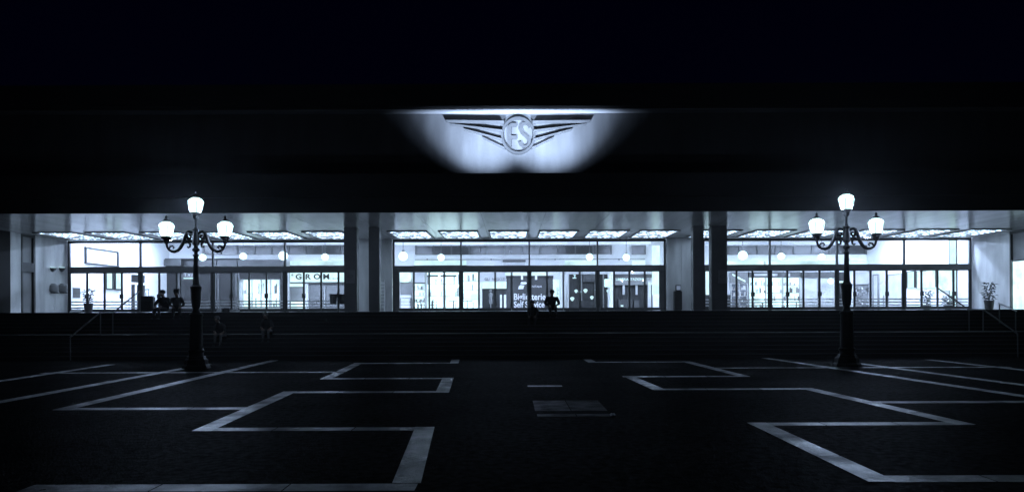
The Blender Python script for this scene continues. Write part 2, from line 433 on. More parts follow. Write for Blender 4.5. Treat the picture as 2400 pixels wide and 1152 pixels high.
# glazed screens: frame, transom, mullions, panes; sixteen glass doors in each bay
def screen(p0, p1, name_locks, strips=True, jamb=0.0):
    x0, x1 = X(p0, DG), X(p1, DG)
    f = MB()
    zt0, zt1 = FL + 2.40, FL + 2.72
    f.box((x0, DG - 0.05, SOF - 0.16), (x1, DG + 0.1, SOF - 0.002))
    f.box((x0 - 0.001, DG - 0.06, FL), (x0 + 0.10, DG + 0.1, SOF - 0.16)); f.box((x1 - 0.10, DG - 0.06, FL), (x1 + 0.001, DG + 0.1, SOF - 0.16))
    scr = part(f, 'glazed_screen', 'dark metal')
    t = MB(); t.box((x0 + 0.1, DG - 0.12, zt0), (x1 - 0.1, DG + 0.12, zt1)); t.box((x0 + 0.1, DG - 0.14, zt0 + 0.02), (x1 - 0.1, DG - 0.12, zt0 + 0.05)); t.box((x0 + 0.1, DG - 0.14, zt1 - 0.05), (x1 - 0.1, DG - 0.12, zt1 - 0.02))
    t.build('transom', 'grey metal', scr)
    if jamb:
        for a, e in ((x0 + 0.1, x0 + jamb), (x1 - jamb, x1 - 0.1)):
            t = MB(); t.box((a, DG - 0.05, FL), (e, DG + 0.06, zt0 - 0.002)); t.build('jamb_panel', 'grey metal', scr)
    n = 4; bw = (x1 - x0) / n
    for i in range(n):
        if i:
            m = MB(); m.box((x0 + i * bw - 0.045, DG - 0.07, zt1), (x0 + i * bw + 0.045, DG + 0.09, SOF - 0.16)); m.box((x0 + i * bw - 0.08, DG - 0.07, FL), (x0 + i * bw + 0.08, DG + 0.09, zt0))
            m.build('mullion', 'dark metal', scr)
        a = x0 + i * bw + (0.045 if i else 0.1); b2 = x0 + (i + 1) * bw - (0.045 if i < n - 1 else 0.1)
        g = MB(); g.quad((a, DG + 0.02, zt1), (b2, DG + 0.02, zt1), (b2, DG + 0.02, SOF - 0.16), (a, DG + 0.02, SOF - 0.16)); g.build('pane', 'door glass', scr)
        da = x0 + i * bw + (0.08 if i else 0.1 + max(0, jamb - 0.1)); db = x0 + (i + 1) * bw - (0.08 if i < n - 1 else 0.1 + max(0, jamb - 0.1))
        lw = (db - da) / 4
        for k in range(4):
            u0, u1 = da + k * lw + 0.004, da + (k + 1) * lw - 0.004
            d = MB(); sw = 0.052
            d.box((u0, DG - 0.03, FL + 0.01), (u0 + sw, DG + 0.03, zt0 - 0.005)); d.box((u1 - sw, DG - 0.03, FL + 0.01), (u1, DG + 0.03, zt0 - 0.005))
            d.box((u0 + sw, DG - 0.03, FL + 0.01), (u1 - sw, DG + 0.03, FL + 0.19)); d.box((u0 + sw, DG - 0.03, zt0 - 0.065), (u1 - sw, DG + 0.03, zt0 - 0.005))
            dr = part(d, 'door', 'dark metal')
            g = MB(); g.quad((u0 + sw, DG, FL + 0.19), (u1 - sw, DG, FL + 0.19), (u1 - sw, DG, zt0 - 0.065), (u0 + sw, DG, zt0 - 0.065)); g.build('pane', 'door glass', dr)
            z = MB()
            if not strips: continue
            for h in (0.24, 0.42, 0.60): z.box((u0 + sw, DG - 0.008, FL + h), (u1 - sw, DG - 0.004, FL + h + 0.07))
            z.build('frosted_strips', 'frosted strip', dr)
            if name_locks and k % 2 == 0:
                l = MB(); l.box((u1 - 0.11, DG - 0.08, FL + 0.82), (u1 - 0.01, DG - 0.031, FL + 1.08)); l.build('lock', 'dark metal', dr, bevel=0.01)
            elif name_locks:
                l = MB(); l.box((u0 + 0.01, DG - 0.08, FL + 0.82), (u0 + 0.11, DG - 0.031, FL + 1.08)); l.build('lock', 'dark metal', dr, bevel=0.01)
screen(160, 838, True)
screen(921, 1560, False, False, 0.34)
screen(1647, 2276, True)

# concourse shell
q = MB(); q.box((-45, DB + 0.4, FL), (45, DB + 0.7, CE + 1)); part(q, 'concourse_back_wall', 'white plaster')
q = MB(); q.box((XL - 0.4, DG + 0.11, FL), (XL - 0.001, DB + 0.4, CE)); part(q, 'concourse_end_wall', 'white plaster')
q = MB(); q.box((XR + 0.001, DG + 0.11, FL), (XR + 0.4, DB + 0.4, CE)); part(q, 'concourse_end_wall', 'white plaster')
q = MB(); q.box((-45, DG + 0.11, CE), (45, DB + 0.4, CE + 0.3)); q.box((-45, DG - 0.1, SOF + 0.02), (45, DG + 0.1, CE + 0.3)); part(q, 'concourse_ceiling', 'white plaster')
# long dark clerestory windows high on the back wall
def clerestory(p0, p1):
    d = DB + 0.3
    q = MB(); pbox(q, p0, 575, p1, 596, d, 0.1)
    o = part(q, 'clerestory_window', 'dark window')
    m = MB(); n = max(1, round((p1 - p0) / 41))
    for i in range(n + 1):
        px = p0 + (p1 - p0) * i / n
        m.box((X(px, d) - 0.05, d - 0.05, Z(596, d, px)), (X(px, d) + 0.05, d, Z(575, d, px)))
    m.build('frame', 'grey metal', o)
for a, b2 in ((478, 836), (975, 1432), (1482, 1512), (1690, 2030)): clerestory(a, b2)
for a, b2 in ((478, 836), (925, 1525), (1640, 2032)):
    q = MB(); pbox(q, a, 567, b2, 572, DB + 0.32, 0.07); part(q, 'cove_light', 'cove glow')

# ------------------------------------------------------------------ lights of the portico and concourse
ORD = ('first', 'second', 'third', 'fourth', 'fifth', 'sixth')
def portico_light(label):
    t = empty('ceiling_light', label, 'ceiling light', (0, 0, 0), 0, 'glowing panels in the portico ceiling')
    f = MB(); w, l = 1.08, 1.93
    for a, b2 in (((-w, -l), (w, -l + 0.09)), ((-w, l - 0.09), (w, l)), ((-w, -l + 0.09), (-w + 0.07, l - 0.09)), ((w - 0.07, -l + 0.09), (w, l - 0.09))):
        f.box((a[0], a[1], -0.05), (b2[0], b2[1], -0.001))
    f.build('frame', 'dark metal', t)
    d = MB(); nx, ny = 9, 15; sx = (2 * w - 0.16) / nx; sy = (2 * l - 0.2) / ny
    for i in range(nx):
        for j in range(ny):
            x0 = -w + 0.08 + i * sx; y0 = -l + 0.1 + j * sy
            d.add([(x0, y0, -0.012), (x0 + sx, y0, -0.012), (x0 + sx, y0 + sy, -0.012), (x0, y0 + sy, -0.012), (x0 + sx / 2, y0 + sy / 2, -0.045)],
                  [(0, 4, 1), (1, 4, 2), (2, 4, 3), (3, 4, 0)])
    d.build('diffuser', 'panel light', t, fixn=False)
    return t
first = None
for bay, xs in (('left', (-24.6, -21.8, -18.9, -16.0, -13.1, -10.2)), ('middle', (-5.62, -2.88, -0.18, 2.54, 5.26, 7.96)), ('right', (11.3, 14.2, 17.1, 20.0, 22.9, 25.7))):
    for i, x in enumerate(xs):
        lb = '%s glowing ceiling panel from the left over the %s glass bay' % (ORD[i], bay)
        o = portico_light(lb) if first is None else copy_tree(first)
        first = first or o
        o['label'] = lb; o.location = (x, 40.75, SOF)
# strip lights on the concourse ceiling
proto = None
for j, (y, place) in enumerate(((45.0, 'close behind the glass doors'), (50.2, 'along the middle of the concourse'))):
    for i, x in enumerate((-22.0, -11, 0.5, 12, 23.0)):
        lb = '%s strip light from the left on the concourse ceiling %s' % (ORD[i], place)
        if proto is None:
            t = empty('strip_light', lb, 'strip light', (x, y, CE), 0, 'strip lights on the concourse ceiling')
            q = MB(); q.box((-4, -0.2, -0.09), (4, 0.2, -0.002)); q.build('housing', 'white paint', t)
            q = MB(); q.box((-3.95, -0.16, -0.12), (3.95, 0.16, -0.091)); q.build('diffuser', 'room light', t)
            proto = t
        else:
            o = copy_tree(proto); o.location = (x, y, CE); o['label'] = lb

for x, lb in ((XL + 1.6, 'added strip light brightening the left white end wall'), (XR - 1.6, 'added strip light brightening the right white end wall')):
    o = copy_tree(proto); o.location = (x, 49.5, CE); o.rotation_euler = (0, 0, R(90)); o['label'] = lb  # extra unseen lamps, added to brighten the two end walls
# ------------------------------------------------------------------ inside: shop fronts along the back wall
def thing(name, label, cat, group=None, loc=(0, 0, 0)): return empty(name, label, cat, loc, 0, group)
def anchored(name, label, cat, px, d, group=None):
    """an Empty on the concourse floor; parts are given in world coordinates and pulled back under it"""
    return empty(name, label, cat, (X(px, d), d, FL), 0, group)
def sub(mb, name, mat, parent, **k):
    o = mb.build(name, mat, parent, **k)
    root = parent
    if parent.parent is None: o.location = -Vector(parent.location)
    return o

def shutter(p0, p1, y0, y1, label):
    d = DB
    t = anchored('shop_shutter', label, 'roller shutter', (p0 + p1) / 2, d, 'closed roller shutters in the concourse')
    q = MB(); n = int((y1 - y0) / 3.0)
    for i in range(n):
        a = y0 + (y1 - y0) * i / n; e = y0 + (y1 - y0) * (i + 0.72) / n
        pbox(q, p0, a, p1, e, d, 0.12)
    pbox(q, p0, y0, p1, y1, d + 0.05, 0.1)
    sub(q, 'slats', 'shutter slat', t)
    q = MB(); pbox(q, p0 - 5, y0, p0 - 0.3, y1, d - 0.06, 0.4); pbox(q, p1 + 0.3, y0, p1 + 5, y1, d - 0.06, 0.4)
    sub(q, 'guide_rails', 'grey metal', t)
    q = MB(); pbox(q, p0 - 5, y0 - 32, p1 + 5, y0 - 0.4, d - 0.15, 0.5); sub(q, 'shutter_box', 'grey metal', t)
shutter(384, 416, 640, 727, 'dark ribbed shutter leftmost in the row behind the seated pair')
shutter(468, 502, 640, 727, 'dark ribbed shutter right behind the tall lamp post shaft')
shutter(514, 550, 640, 727, 'dark ribbed shutter in the middle of the row')
shutter(562, 660, 640, 654, 'short raised shutter above the bright kiosk window')

def poster_case():
    d = DB; t = anchored('poster_case', 'dim framed notice case between two shutters with letters over it', 'notice case', 442, d)
    q = MB(); pbox(q, 425, 655, 460, 727, d, 0.4); sub(q, 'case', 'shutter slat', t)
    q = MB()
    for a, e in ((427, 434), (438, 445), (449, 456)): pbox(q, a, 662, e, 698, d - 0.03, 0.03)
    sub(q, 'posters', 'shop dark', t)
    q = MB(); pbox(q, 425, 607, 460, 654.5, d - 0.02, 0.4); sub(q, 'header', 'grey metal', t)
    q = MB(); pbox(q, 430, 650, 456, 653, d - 0.1, 0.08); sub(q, 'light_strip', 'small lamp', t)
    text_mesh('letters', 'T.V.I', 0.36, 'white paint', t, (X(442, d) - t.location.x, -0.06, Z(644, d, 442) - FL))
poster_case()

def lit_display(name, label, cat, p0, y0, p1, y1, cols, rows, goods, glowmat='display white', d=DB, seed=1, density=0.6, group=None):
    rnd = random.Random(seed)
    t = anchored(name, label, cat, (p0 + p1) / 2, d, group)
    q = MB(); pbox(q, p0, y0, p1, y1, d + 0.3, 0.05); sub(q, 'backlight', glowmat, t)
    q = MB()
    for i in range(cols + 1):
        px = p0 + (p1 - p0) * i / cols; pbox(q, px - 0.9, y0, px + 0.9, y1, d, 0.29)
    for j in range(rows + 1):
        py = y0 + (y1 - y0) * j / rows; pbox(q, p0 + 1, py - 0.5, p1 - 1, py + 0.5, d + 0.02, 0.26)
    sub(q, 'shelf_frame', 'pale panel', t)
    q = MB()
    for i in range(cols):
        for j in range(rows):
            cx0 = p0 + (p1 - p0) * i / cols + 1; cx1 = p0 + (p1 - p0) * (i + 1) / cols - 1
            by = y0 + (y1 - y0) * (j + 1) / rows - 0.6; h = (y1 - y0) / rows - 2
            x = cx0 + rnd.random()
            while x < cx1 - 1.5:
                wd = rnd.uniform(1.0, 3.2)
                if rnd.random() < density: pbox(q, x, by - h * rnd.uniform(0.25, 0.85), min(x + wd, cx1), by, d + 0.06, 0.15)
                x += wd + rnd.uniform(0.3, 1.5)
    o = sub(q, goods, 'goods mixed', t); o['kind'] = 'stuff'
    return t
lit_display('kiosk_window', 'bright kiosk window of white boards beside a dark pillar', 'shop window', 567, 655, 655, 720, 4, 2, 'goods', 'display hot', seed=3, density=0.3)
def column(p0, p1, mat, label, y0=637, y1=727, d=DB - 0.3, group=None):
    t = anchored('column', label, 'column', (p0 + p1) / 2, d, group)
    r = (X(p1, d) - X(p0, d)) / 2; h = Z(y0, d, p0) - FL
    q = MB(); q.lathe([(r, 0.1), (r * 0.98, h - 0.05)], 20, (0, 0, 0)); q.build('shaft', mat, t, smooth=True)
    q = MB(); q.lathe([(r * 1.15, 0), (r * 1.15, 0.09), (r * 1.02, 0.1)], 20); q.build('foot', 'grey metal', t)
column(657, 665, 'shop dark', 'black column between the kiosk window and the gelato shop')
column(668, 676, 'white paint', 'slim white column left of the gelato shop sign')

def gelato():
    d = DB; t = anchored('gelato_shop', 'gelato shop with a white backlit GROM sign over grey glass', 'shop', 740, d)
    q = MB(); pbox(q, 680, 637.5, 836, 660, d - 0.1, 0.3); sg = sub(q, 'sign', 'sign white', t)
    zc = Z(648.5, d, 735)
    for i, ch in enumerate('GROM'):
        text_mesh('letter', ch, 0.56, 'black vinyl', sg, (X(701 + i * 21.5, d), d - 0.12, zc), sx=1.2, bold=0.018)
    text_mesh('letter', '*', 0.5, 'black vinyl', sg, (X(686, d), d - 0.12, zc + 0.05))
    text_mesh('small_print', 'IL GELATO', 0.16, 'black vinyl', sg, (X(785, d), d - 0.12, zc - 0.14))
    q = MB(); pbox(q, 680, 660.4, 836, 664, d - 0.05, 0.3); sub(q, 'fascia', 'grey metal', t)
    q = MB(); pbox(q, 680, 664.2, 836, 727, d + 0.2, 0.1); sub(q, 'glass_front', 'grey panel', t)
    q = MB(); pbox(q, 679, 664.2, 712, 671, d - 0.05, 0.2); sub(q, 'menu_board', 'sign white', t)
    q = MB()
    for a, e in ((713, 722),): pbox(q, a, 664.2, e, 727, d - 0.02, 0.2)
    sub(q, 'door_post', 'white paint', t)
    q = MB(); pbox(q, 682, 706, 708, 722, d - 0.35, 0.3); sub(q, 'counter', 'display white', t)
    q = MB(); pbox(q, 760, 668, 762, 727, d + 0.1, 0.08); sub(q, 'mullion', 'pale panel', t)
gelato()

# things on the left end wall of the concourse
def on_left(q, y0, y1, z0, z1, out=0.05, mi=0): return q.box((XL, y0, FL + z0), (XL + out, y1, FL + z1), mi)
t = empty('empty_picture', 'big empty dark picture frame high on the white end wall', 'picture frame', (XL, 47.2, FL + 3.2))
q = MB(); 
for a, b2, c2, e in ((45.2, 45.32, 3.05, 4.1), (48.9, 49.02, 3.05, 4.1), (45.32, 48.9, 3.05, 3.13), (45.32, 48.9, 4.02, 4.1)): on_left(q, a, b2, c2, e, 0.12)
sub(q, 'border', 'shop dark', t); q = MB(); on_left(q, 45.32, 48.9, 3.13, 4.02, 0.02); sub(q, 'canvas', 'white paint', t)
t = empty('wall_poster', 'small grey poster low on the white end wall left of the plant', 'poster', (XL, 44.3, FL + 1))
q = MB(); on_left(q, 44.0, 44.75, 0.9, 1.5, 0.02); sub(q, 'sheet', 'grey metal', t); q = MB(); on_left(q, 43.95, 44.8, 0.85, 1.55, 0.012); sub(q, 'backing', 'pale panel', t)
t = empty('light_sign', 'pair of tall dark rimmed light panels on the end wall', 'light panel', (XL, 48.8, FL + 2))
q = MB()
for a, e in ((47.4, 48.3), (48.5, 49.4)):
    for y0, y1, z0, z1 in ((a, a + .1, 1.5, 2.9), (e - .1, e, 1.5, 2.9), (a + .1, e - .1, 1.5, 1.58), (a + .1, e - .1, 2.82, 2.9)): on_left(q, y0, y1, z0, z1, 0.14)
sub(q, 'rim', 'shop dark', t)
q = MB(); on_left(q, 47.5, 48.2, 1.58, 2.82, 0.08); on_left(q, 48.6, 49.3, 1.58, 2.82, 0.08); sub(q, 'lit_face', 'sign white', t)
t = empty('office_door', 'dark office door in a white frame on the end wall', 'door', (XL, 51.5, FL))
q = MB()
for y0, y1, z0, z1 in ((50.4, 50.6, 0, 2.75), (51.2, 51.35, 0, 1.95), (52.6, 52.85, 0, 2.75), (50.6, 52.6, 1.95, 2.1), (50.6, 52.6, 2.65, 2.75)): on_left(q, y0, y1, z0, z1, 0.09)
sub(q, 'frame', 'white paint', t); q = MB(); on_left(q, 50.6, 51.2, 0, 1.95, 0.03); on_left(q, 51.35, 52.6, 0, 1.95, 0.03); on_left(q, 50.6, 52.6, 2.1, 2.65, 0.03); sub(q, 'leaf', 'shutter slat', t)
# dark recess with a glowing pillar between end wall and shutters
t = anchored('ticket_booth', 'dark booth with a tall glowing white pillar and rounded desk', 'booth', 350, 55)
q = MB(); pbox(q, 325, 636, 376, 727, 55.3, 0.6); sub(q, 'back', 'shutter slat', t)
q = MB(); pbox(q, 344, 645, 353, 690, 55.05, 0.2); q.prism([(X(a, 55), Z(b2, 55, a)) for a, b2 in ((344, 690), (344, 676), (353, 676), (359, 680), (362, 686), (362, 690))], 54.9, 55.2); sub(q, 'glowing_pillar', 'sign white', t)
q = MB(); pbox(q, 355, 636, 374, 643, 55.1, 0.15); sub(q, 'header_sign', 'pale panel', t)
q = MB(); q.lathe([(0.02, -0.1), (0.1, -0.05), (0.1, 0.05), (0.02, 0.1)], 10, (X(372, 55), 54.9, Z(661, 55, 372))); sub(q, 'spot_lamp', 'small lamp', t)

# middle bay
t = anchored('round_sign', 'round backlit white sign over white boxes at the bay edge', 'lit sign', 948, DB)
q = MB(); r = 0.46; cz = Z(649, DB, 950)
q.prism([(X(949, DB) + 0.5 * math.copysign(abs(math.cos(a)) ** 0.7, math.cos(a)), cz + 0.4 * math.copysign(abs(math.sin(a)) ** 0.7, math.sin(a))) for a in [2 * math.pi * k / 24 for k in range(24)]], DB - 0.2, DB)
sub(q, 'lit_face', 'display white', t)
q = MB(); pbox(q, 938, 661, 966, 727, DB + 0.05, 0.3); sub(q, 'panel', 'grey panel', t)
t = anchored('box_pile', 'white goods boxes piled below the round backlit sign', 'boxes', 950, DB - 0.6)
rnd = random.Random(5)
for j in range(4):
    q = MB(); pbox(q, 938 + rnd.random() * 2, 722 - j * 8 - 7.2, 964 - rnd.random() * 5, 722 - j * 8, DB - 0.8, 0.6); sub(q, 'box', 'white paint', t, bevel=0.02)
t = anchored('wall_panel', 'pale lavender board above the second lit display', 'board', 982, DB)
q = MB(); pbox(q, 969, 636, 996, 662, DB, 0.3); sub(q, 'face', 'pale panel', t); q = MB(); pbox(q, 969, 661.6, 996, 663.5, DB - 0.05, 0.3); sub(q, 'edge', 'grey metal', t)
lit_display('display_case', 'narrow lit display case below the lavender board', 'display case', 968, 664, 996, 722, 1, 4, 'goods', seed=8, density=0.45)
lit_display('bright_shop', 'wide overexposed bright shop with shelves in the middle bay', 'shop', 1000, 637, 1078, 722, 2, 3, 'goods', 'display hot', seed=9, density=0.14)
q = MB(); pbox(q, 1001, 644, 1027, 648, DB - 0.1, 0.08); pbox(q, 1032, 644, 1070, 648, DB - 0.1, 0.08)
tag(q.build('shop_sign', 'grey metal'), 'two thin grey sign strips over the overexposed shop', 'shop sign')
lit_display('book_stand', 'bright rack with a thin vertical sign right of the overexposed shop', 'display rack', 1083, 637, 1121, 722, 1, 4, 'goods', 'display hot', seed=12, density=0.2)
q = MB(); pbox(q, 1107, 641, 1110.5, 657, DB - 0.2, 0.1); tag(q.build('hanging_sign', 'grey metal', bevel=0.01), 'thin vertical grey sign hanging before the bright rack', 'sign')
# cafe furniture in front of the bright shops
def table(px, d, label):
    t = empty('cafe_table', label, 'table', (X(px, d), d, FL), 0, 'small tables before the bright shops')
    q = MB(); q.lathe([(0.33, 0.72), (0.35, 0.735), (0.35, 0.75), (0.33, 0.76)], 20); q.build('top', 'grey panel', t)
    q = MB(); q.lathe([(0.035, 0.03), (0.03, 0.72)], 10); q.build('stem', 'steel', t)
    q = MB(); q.lathe([(0.22, 0), (0.2, 0.02), (0.05, 0.035)], 16); q.build('foot', 'steel', t)
table(1062, 53.5, 'small grey table before the bright rack, nearer the wide bright shop')
table(1095, 53.2, 'small grey table right in front of the bright rack')
def chair(px, d, rz, label):
    t = empty('cafe_chair', label, 'chair', (X(px, d), d, FL), rz, 'dark chairs before the bright shops')
    q = MB(); q.box((-0.21, -0.2, 0.44), (0.21, 0.22, 0.47)); q.build('seat', 'shop dark', t, bevel=0.012)
    q = MB(); q.tube([(-0.2, 0.2, 0.47), (-0.21, 0.25, 0.85), (0.21, 0.25, 0.85), (0.2, 0.2, 0.47)], 0.022, 8); q.tube([(-0.2, 0.23, 0.68), (0.2, 0.23, 0.68)], 0.02, 8); q.build('backrest', 'shop dark', t)
    for a, b2 in ((-1, -1), (1, -1), (-1, 1), (1, 1)):
        q = MB(); q.tube([(a * 0.19, b2 * 0.18, 0.44), (a * 0.22, b2 * 0.21, 0)], 0.02, 8); q.build('leg', 'shop dark', t)
chair(987, 52.5, R(60), 'dark cafe chair before the narrow lit display case')
chair(1014, 52.3, R(-40), 'dark cafe chair before the wide overexposed shop')
t = anchored('dark_doorway_shop', 'shop with a black doorway under a white band and lettered lavender sign', 'shop', 1155, DB)
q = MB(); pbox(q, 1124, 637, 1187, 659, DB - 0.1, 0.3); sg = sub(q, 'sign', 'pale panel', t)
text_mesh('lettering', 'GLI  NEGOZI', 0.28, 'black vinyl', sg, (X(1160, DB), DB - 0.12, Z(654, DB, 1160)))
q = MB(); pbox(q, 1130, 660, 1187, 675.5, DB - 0.05, 0.2); sub(q, 'white_band', 'sign white', t)
q = MB(); pbox(q, 1124, 675.8, 1187, 727, DB + 0.2, 0.1); sub(q, 'doorway', 'shop dark', t)
q = MB(); pbox(q, 1124, 660, 1130, 727, DB - 0.06, 0.2); sub(q, 'jamb', 'white paint', t)
for a, e in ((1172, 1176.5), (1181, 1186.5)):
    q = MB(); pbox(q, a, 690, e, 727, DB - 0.7, 0.12)
    tag(q.build('barrier_post', 'white paint', bevel=0.02), 'slim grey white post by the black doorway' if a < 1180 else 'broader white post by the ticket banner edge', 'post')
t = anchored('clothes_dummy', 'pale curved shop figure standing in the black doorway', 'shop dummy', 1150, DB - 0.2)
q = MB(); q.lathe([(0.12, 0.55), (0.15, 0.8), (0.11, 1.0), (0.17, 1.25), (0.12, 1.38), (0.04, 1.42)], 14); q.build('torso', 'grey panel', t, smooth=True)
q = MB(); q.lathe([(0.16, 0), (0.03, 0.04), (0.03, 0.55)], 12); q.build('stand', 'steel', t)
q = MB(); q.lathe([(0.03, 1.42), (0.09, 1.5), (0.09, 1.6), (0.03, 1.68)], 12); q.build('head', 'grey panel', t, smooth=True)

# the ticket banner just behind the doors
def banner():
    d = 49.0; t = anchored('ticket_banner', 'big dark hanging banner with white Biglietterie Self Service lettering', 'banner', 1242, d)
    q = MB(); pbox(q, 1187, 652, 1296, 723, d, 0.05); cl = sub(q, 'cloth', 'banner cloth', t)
    q = MB(); pbox(q, 1186, 645.5, 1297, 651.8, d - 0.04, 0.12); sub(q, 'rail', 'shop dark', t)
    q = MB()
    for a in (1223, 1256): pbox(q, a - 2, 644, a + 3, 655, d - 0.07, 0.03)
    sub(q, 'clip', 'white paint', t)
    q = MB(); pbox(q, 1184, 639, 1238, 644, d + 0.3, 0.1); pbox(q, 1244, 637.5, 1282, 645, d + 0.3, 0.1); sub(q, 'lit_strip', 'sign white', t)
    y = d - 0.01
    text_mesh('lettering', 'Biglietterie', 0.60, 'white paint', cl, (X(1241, d), y, Z(695.5, d, 1242)), sx=0.83, bold=0.012)
    text_mesh('lettering', 'Self Service', 0.58, 'white paint', cl, (X(1240, d), y, Z(713.5, d, 1240)), sx=0.78, bold=0.012)
    text_mesh('lettering', 'TRENITALIA', 0.19, 'white paint', cl, (X(1253, d), y, Z(671, d, 1252)), sx=0.95)
    q = MB(); q.prism([(X(a, d), Z(b2, d, a)) for a, b2 in ((1214, 677), (1216, 670), (1220, 667), (1229, 668.5), (1228, 671), (1226, 677))], y - 0.01, y)
    q.prism([(X(a, d), Z(b2, d, a)) for a, b2 in ((1219, 664.5), (1222, 660), (1232, 660.5), (1235, 663), (1231, 666.2), (1226, 666.5))], y - 0.01, y)
    sub(q, 'logo', 'white paint', t)
banner()
t = anchored('poster_pillar', 'bright narrow poster pillar just right of the ticket banner', 'lit pillar', 1306, 54)
q = MB(); pbox(q, 1297, 655, 1311, 727, 54, 0.4); sub(q, 'lit_face', 'sign white', t)
text_mesh('lettering', 'PARTENZE', 0.22, 'black vinyl', t, (X(1307, 54) - t.location.x, -0.02, Z(690, 54, 1306) - FL), rot=(R(90), R(-90), 0))
q = MB(); pbox(q, 1312, 640, 1321, 727, 54.1, 0.4); sub(q, 'side', 'pale panel', t)
column(1325, 1333, 'pale panel', 'grey round column left of the dark cafe')

def cafe():
    d = DB; t = anchored('dark_cafe', 'dark cafe front with grey signboard, posts and low counter', 'cafe', 1378, d)
    q = MB(); pbox(q, 1334, 642, 1424, 727, d + 0.3, 0.1); sub(q, 'back_wall', 'shop dark', t)
    q = MB(); pbox(q, 1312, 637, 1424, 641.8, d - 0.2, 0.4); sub(q, 'light_cornice', 'pale panel', t)
    q = MB(); pbox(q, 1367, 643, 1400, 660, d - 0.05, 0.1); sub(q, 'signboard', 'grey metal', t)
    for a in (1362, 1394, 1402, 1413):
        q = MB(); pbox(q, a, 642, a + 2.6, 727, d, 0.1); sub(q, 'post', 'grey panel', t)
    q = MB(); pbox(q, 1334, 704, 1392, 727, d - 0.3, 0.3); sub(q, 'counter', 'shutter slat', t)
cafe()
def cafe_lamp(px, py, r, label):
    d = DB - 0.5; z = Z(py, d, px); h = Z(642, d, px) - z
    t = empty('pendant_lamp', label, 'pendant lamp', (X(px, d), d, z), 0, 'white shades in the dark cafe')
    q = MB(); q.lathe([(r * 0.3, -r * 0.9), (r * 0.8, -r * 0.2), (r, r * 0.3), (r * 0.7, r * 0.75), (r * 0.15, r)], 14); q.build('shade', 'small lamp', t, smooth=True)
    q = MB(); q.lathe([(0.012, r), (0.012, h)], 6); q.build('cord', 'shop dark', t)
for px, py, r, lb in ((1341, 700, 0.17, 'lowest large white shade at the left of the dark cafe'), (1350, 682, 0.14, 'white shade above the lowest left shade in the cafe'),
                      (1359, 684, 0.11, 'smallest round white shade beside the first cafe post'), (1372, 681, 0.17, 'large white shade under the grey cafe signboard'),
                      (1387, 697, 0.15, 'low white shade over the right end of the cafe counter'), (1399, 681, 0.16, 'white cup shaped shade between the two right cafe posts'), (1426, 682, 0.16, 'white cup shaped shade before the round white column')):
    cafe_lamp(px, py, r, lb)
t = anchored('menu_lights', 'stacked small white letters hanging in the dark cafe', 'lit letters', 1347, DB - 0.1)
q = MB()
for a, b2, c2, e in ((1344, 643, 1350, 644.5), (1346, 644.5, 1348.5, 649), (1342, 649.5, 1351, 652)): pbox(q, a, b2, c2, e, DB - 0.1, 0.05)
sub(q, 'letters', 'small lamp', t)
column(1425, 1437, 'white paint', 'round white column between the cafe and the lettered shop', d=DB - 0.9)
q = MB(); pbox(q, 1417, 653, 1432, 672, DB - 1.3, 0.2); tag(q.build('lit_box_sign', 'sign white', bevel=0.03), 'square white box sign fixed to the round white column', 'lit sign')
def lettered_shop():
    d = DB; t = anchored('lettered_shop', 'dark shop under a lavender sign with a row of white letters', 'shop', 1474, d)
    q = MB(); pbox(q, 1438, 642, 1529, 650, d - 0.1, 0.3); sub(q, 'fascia', 'grey metal', t)
    q = MB(); pbox(q, 1438, 637, 1529, 641.7, d - 0.2, 0.3); sub(q, 'light_cornice', 'pale panel', t)
    q = MB(); pbox(q, 1438, 650.2, 1517, 667, d - 0.15, 0.3); sg = sub(q, 'sign', 'grey panel', t)
    text_mesh('lettering', 'LIBRERIA STAZIONE', 0.26, 'sign white', sg, (X(1476, d), d - 0.17, Z(654.5, d, 1476)), sx=0.95)
    q = MB(); pbox(q, 1438, 667.2, 1529, 727, d + 0.3, 0.1); sub(q, 'interior', 'shop dark', t)
    for a in (1459.5, 1489.5):
        q = MB(); pbox(q, a, 667.2, a + 5, 690, d - 0.05, 0.08); sub(q, 'hanging_strip', 'pale panel', t)
    q = MB(); pbox(q, 1450, 701, 1482, 727, d - 0.2, 0.3); pbox(q, 1486, 703, 1498, 727, d - 0.2, 0.3); sub(q, 'counter', 'grey metal', t)
    q = MB(); pbox(q, 1519, 660, 1526, 727, d - 0.1, 0.2); sub(q, 'white_post', 'white paint', t)
    q = MB(); pbox(q, 1455, 714, 1461, 718, d - 0.3, 0.05); sub(q, 'tag', 'small lamp', t)
lettered_shop()
t = anchored('light_pillar', 'tall bright square pillar at the right edge of the middle bay', 'lit pillar', 1538, 54.5)
q = MB(); pbox(q, 1531, 575, 1546, 690, 54.5, 0.5); sub(q, 'lit_face', 'sign white', t); q = MB(); pbox(q, 1531, 690.3, 1546, 727, 54.5, 0.5); sub(q, 'plinth', 'white paint', t)

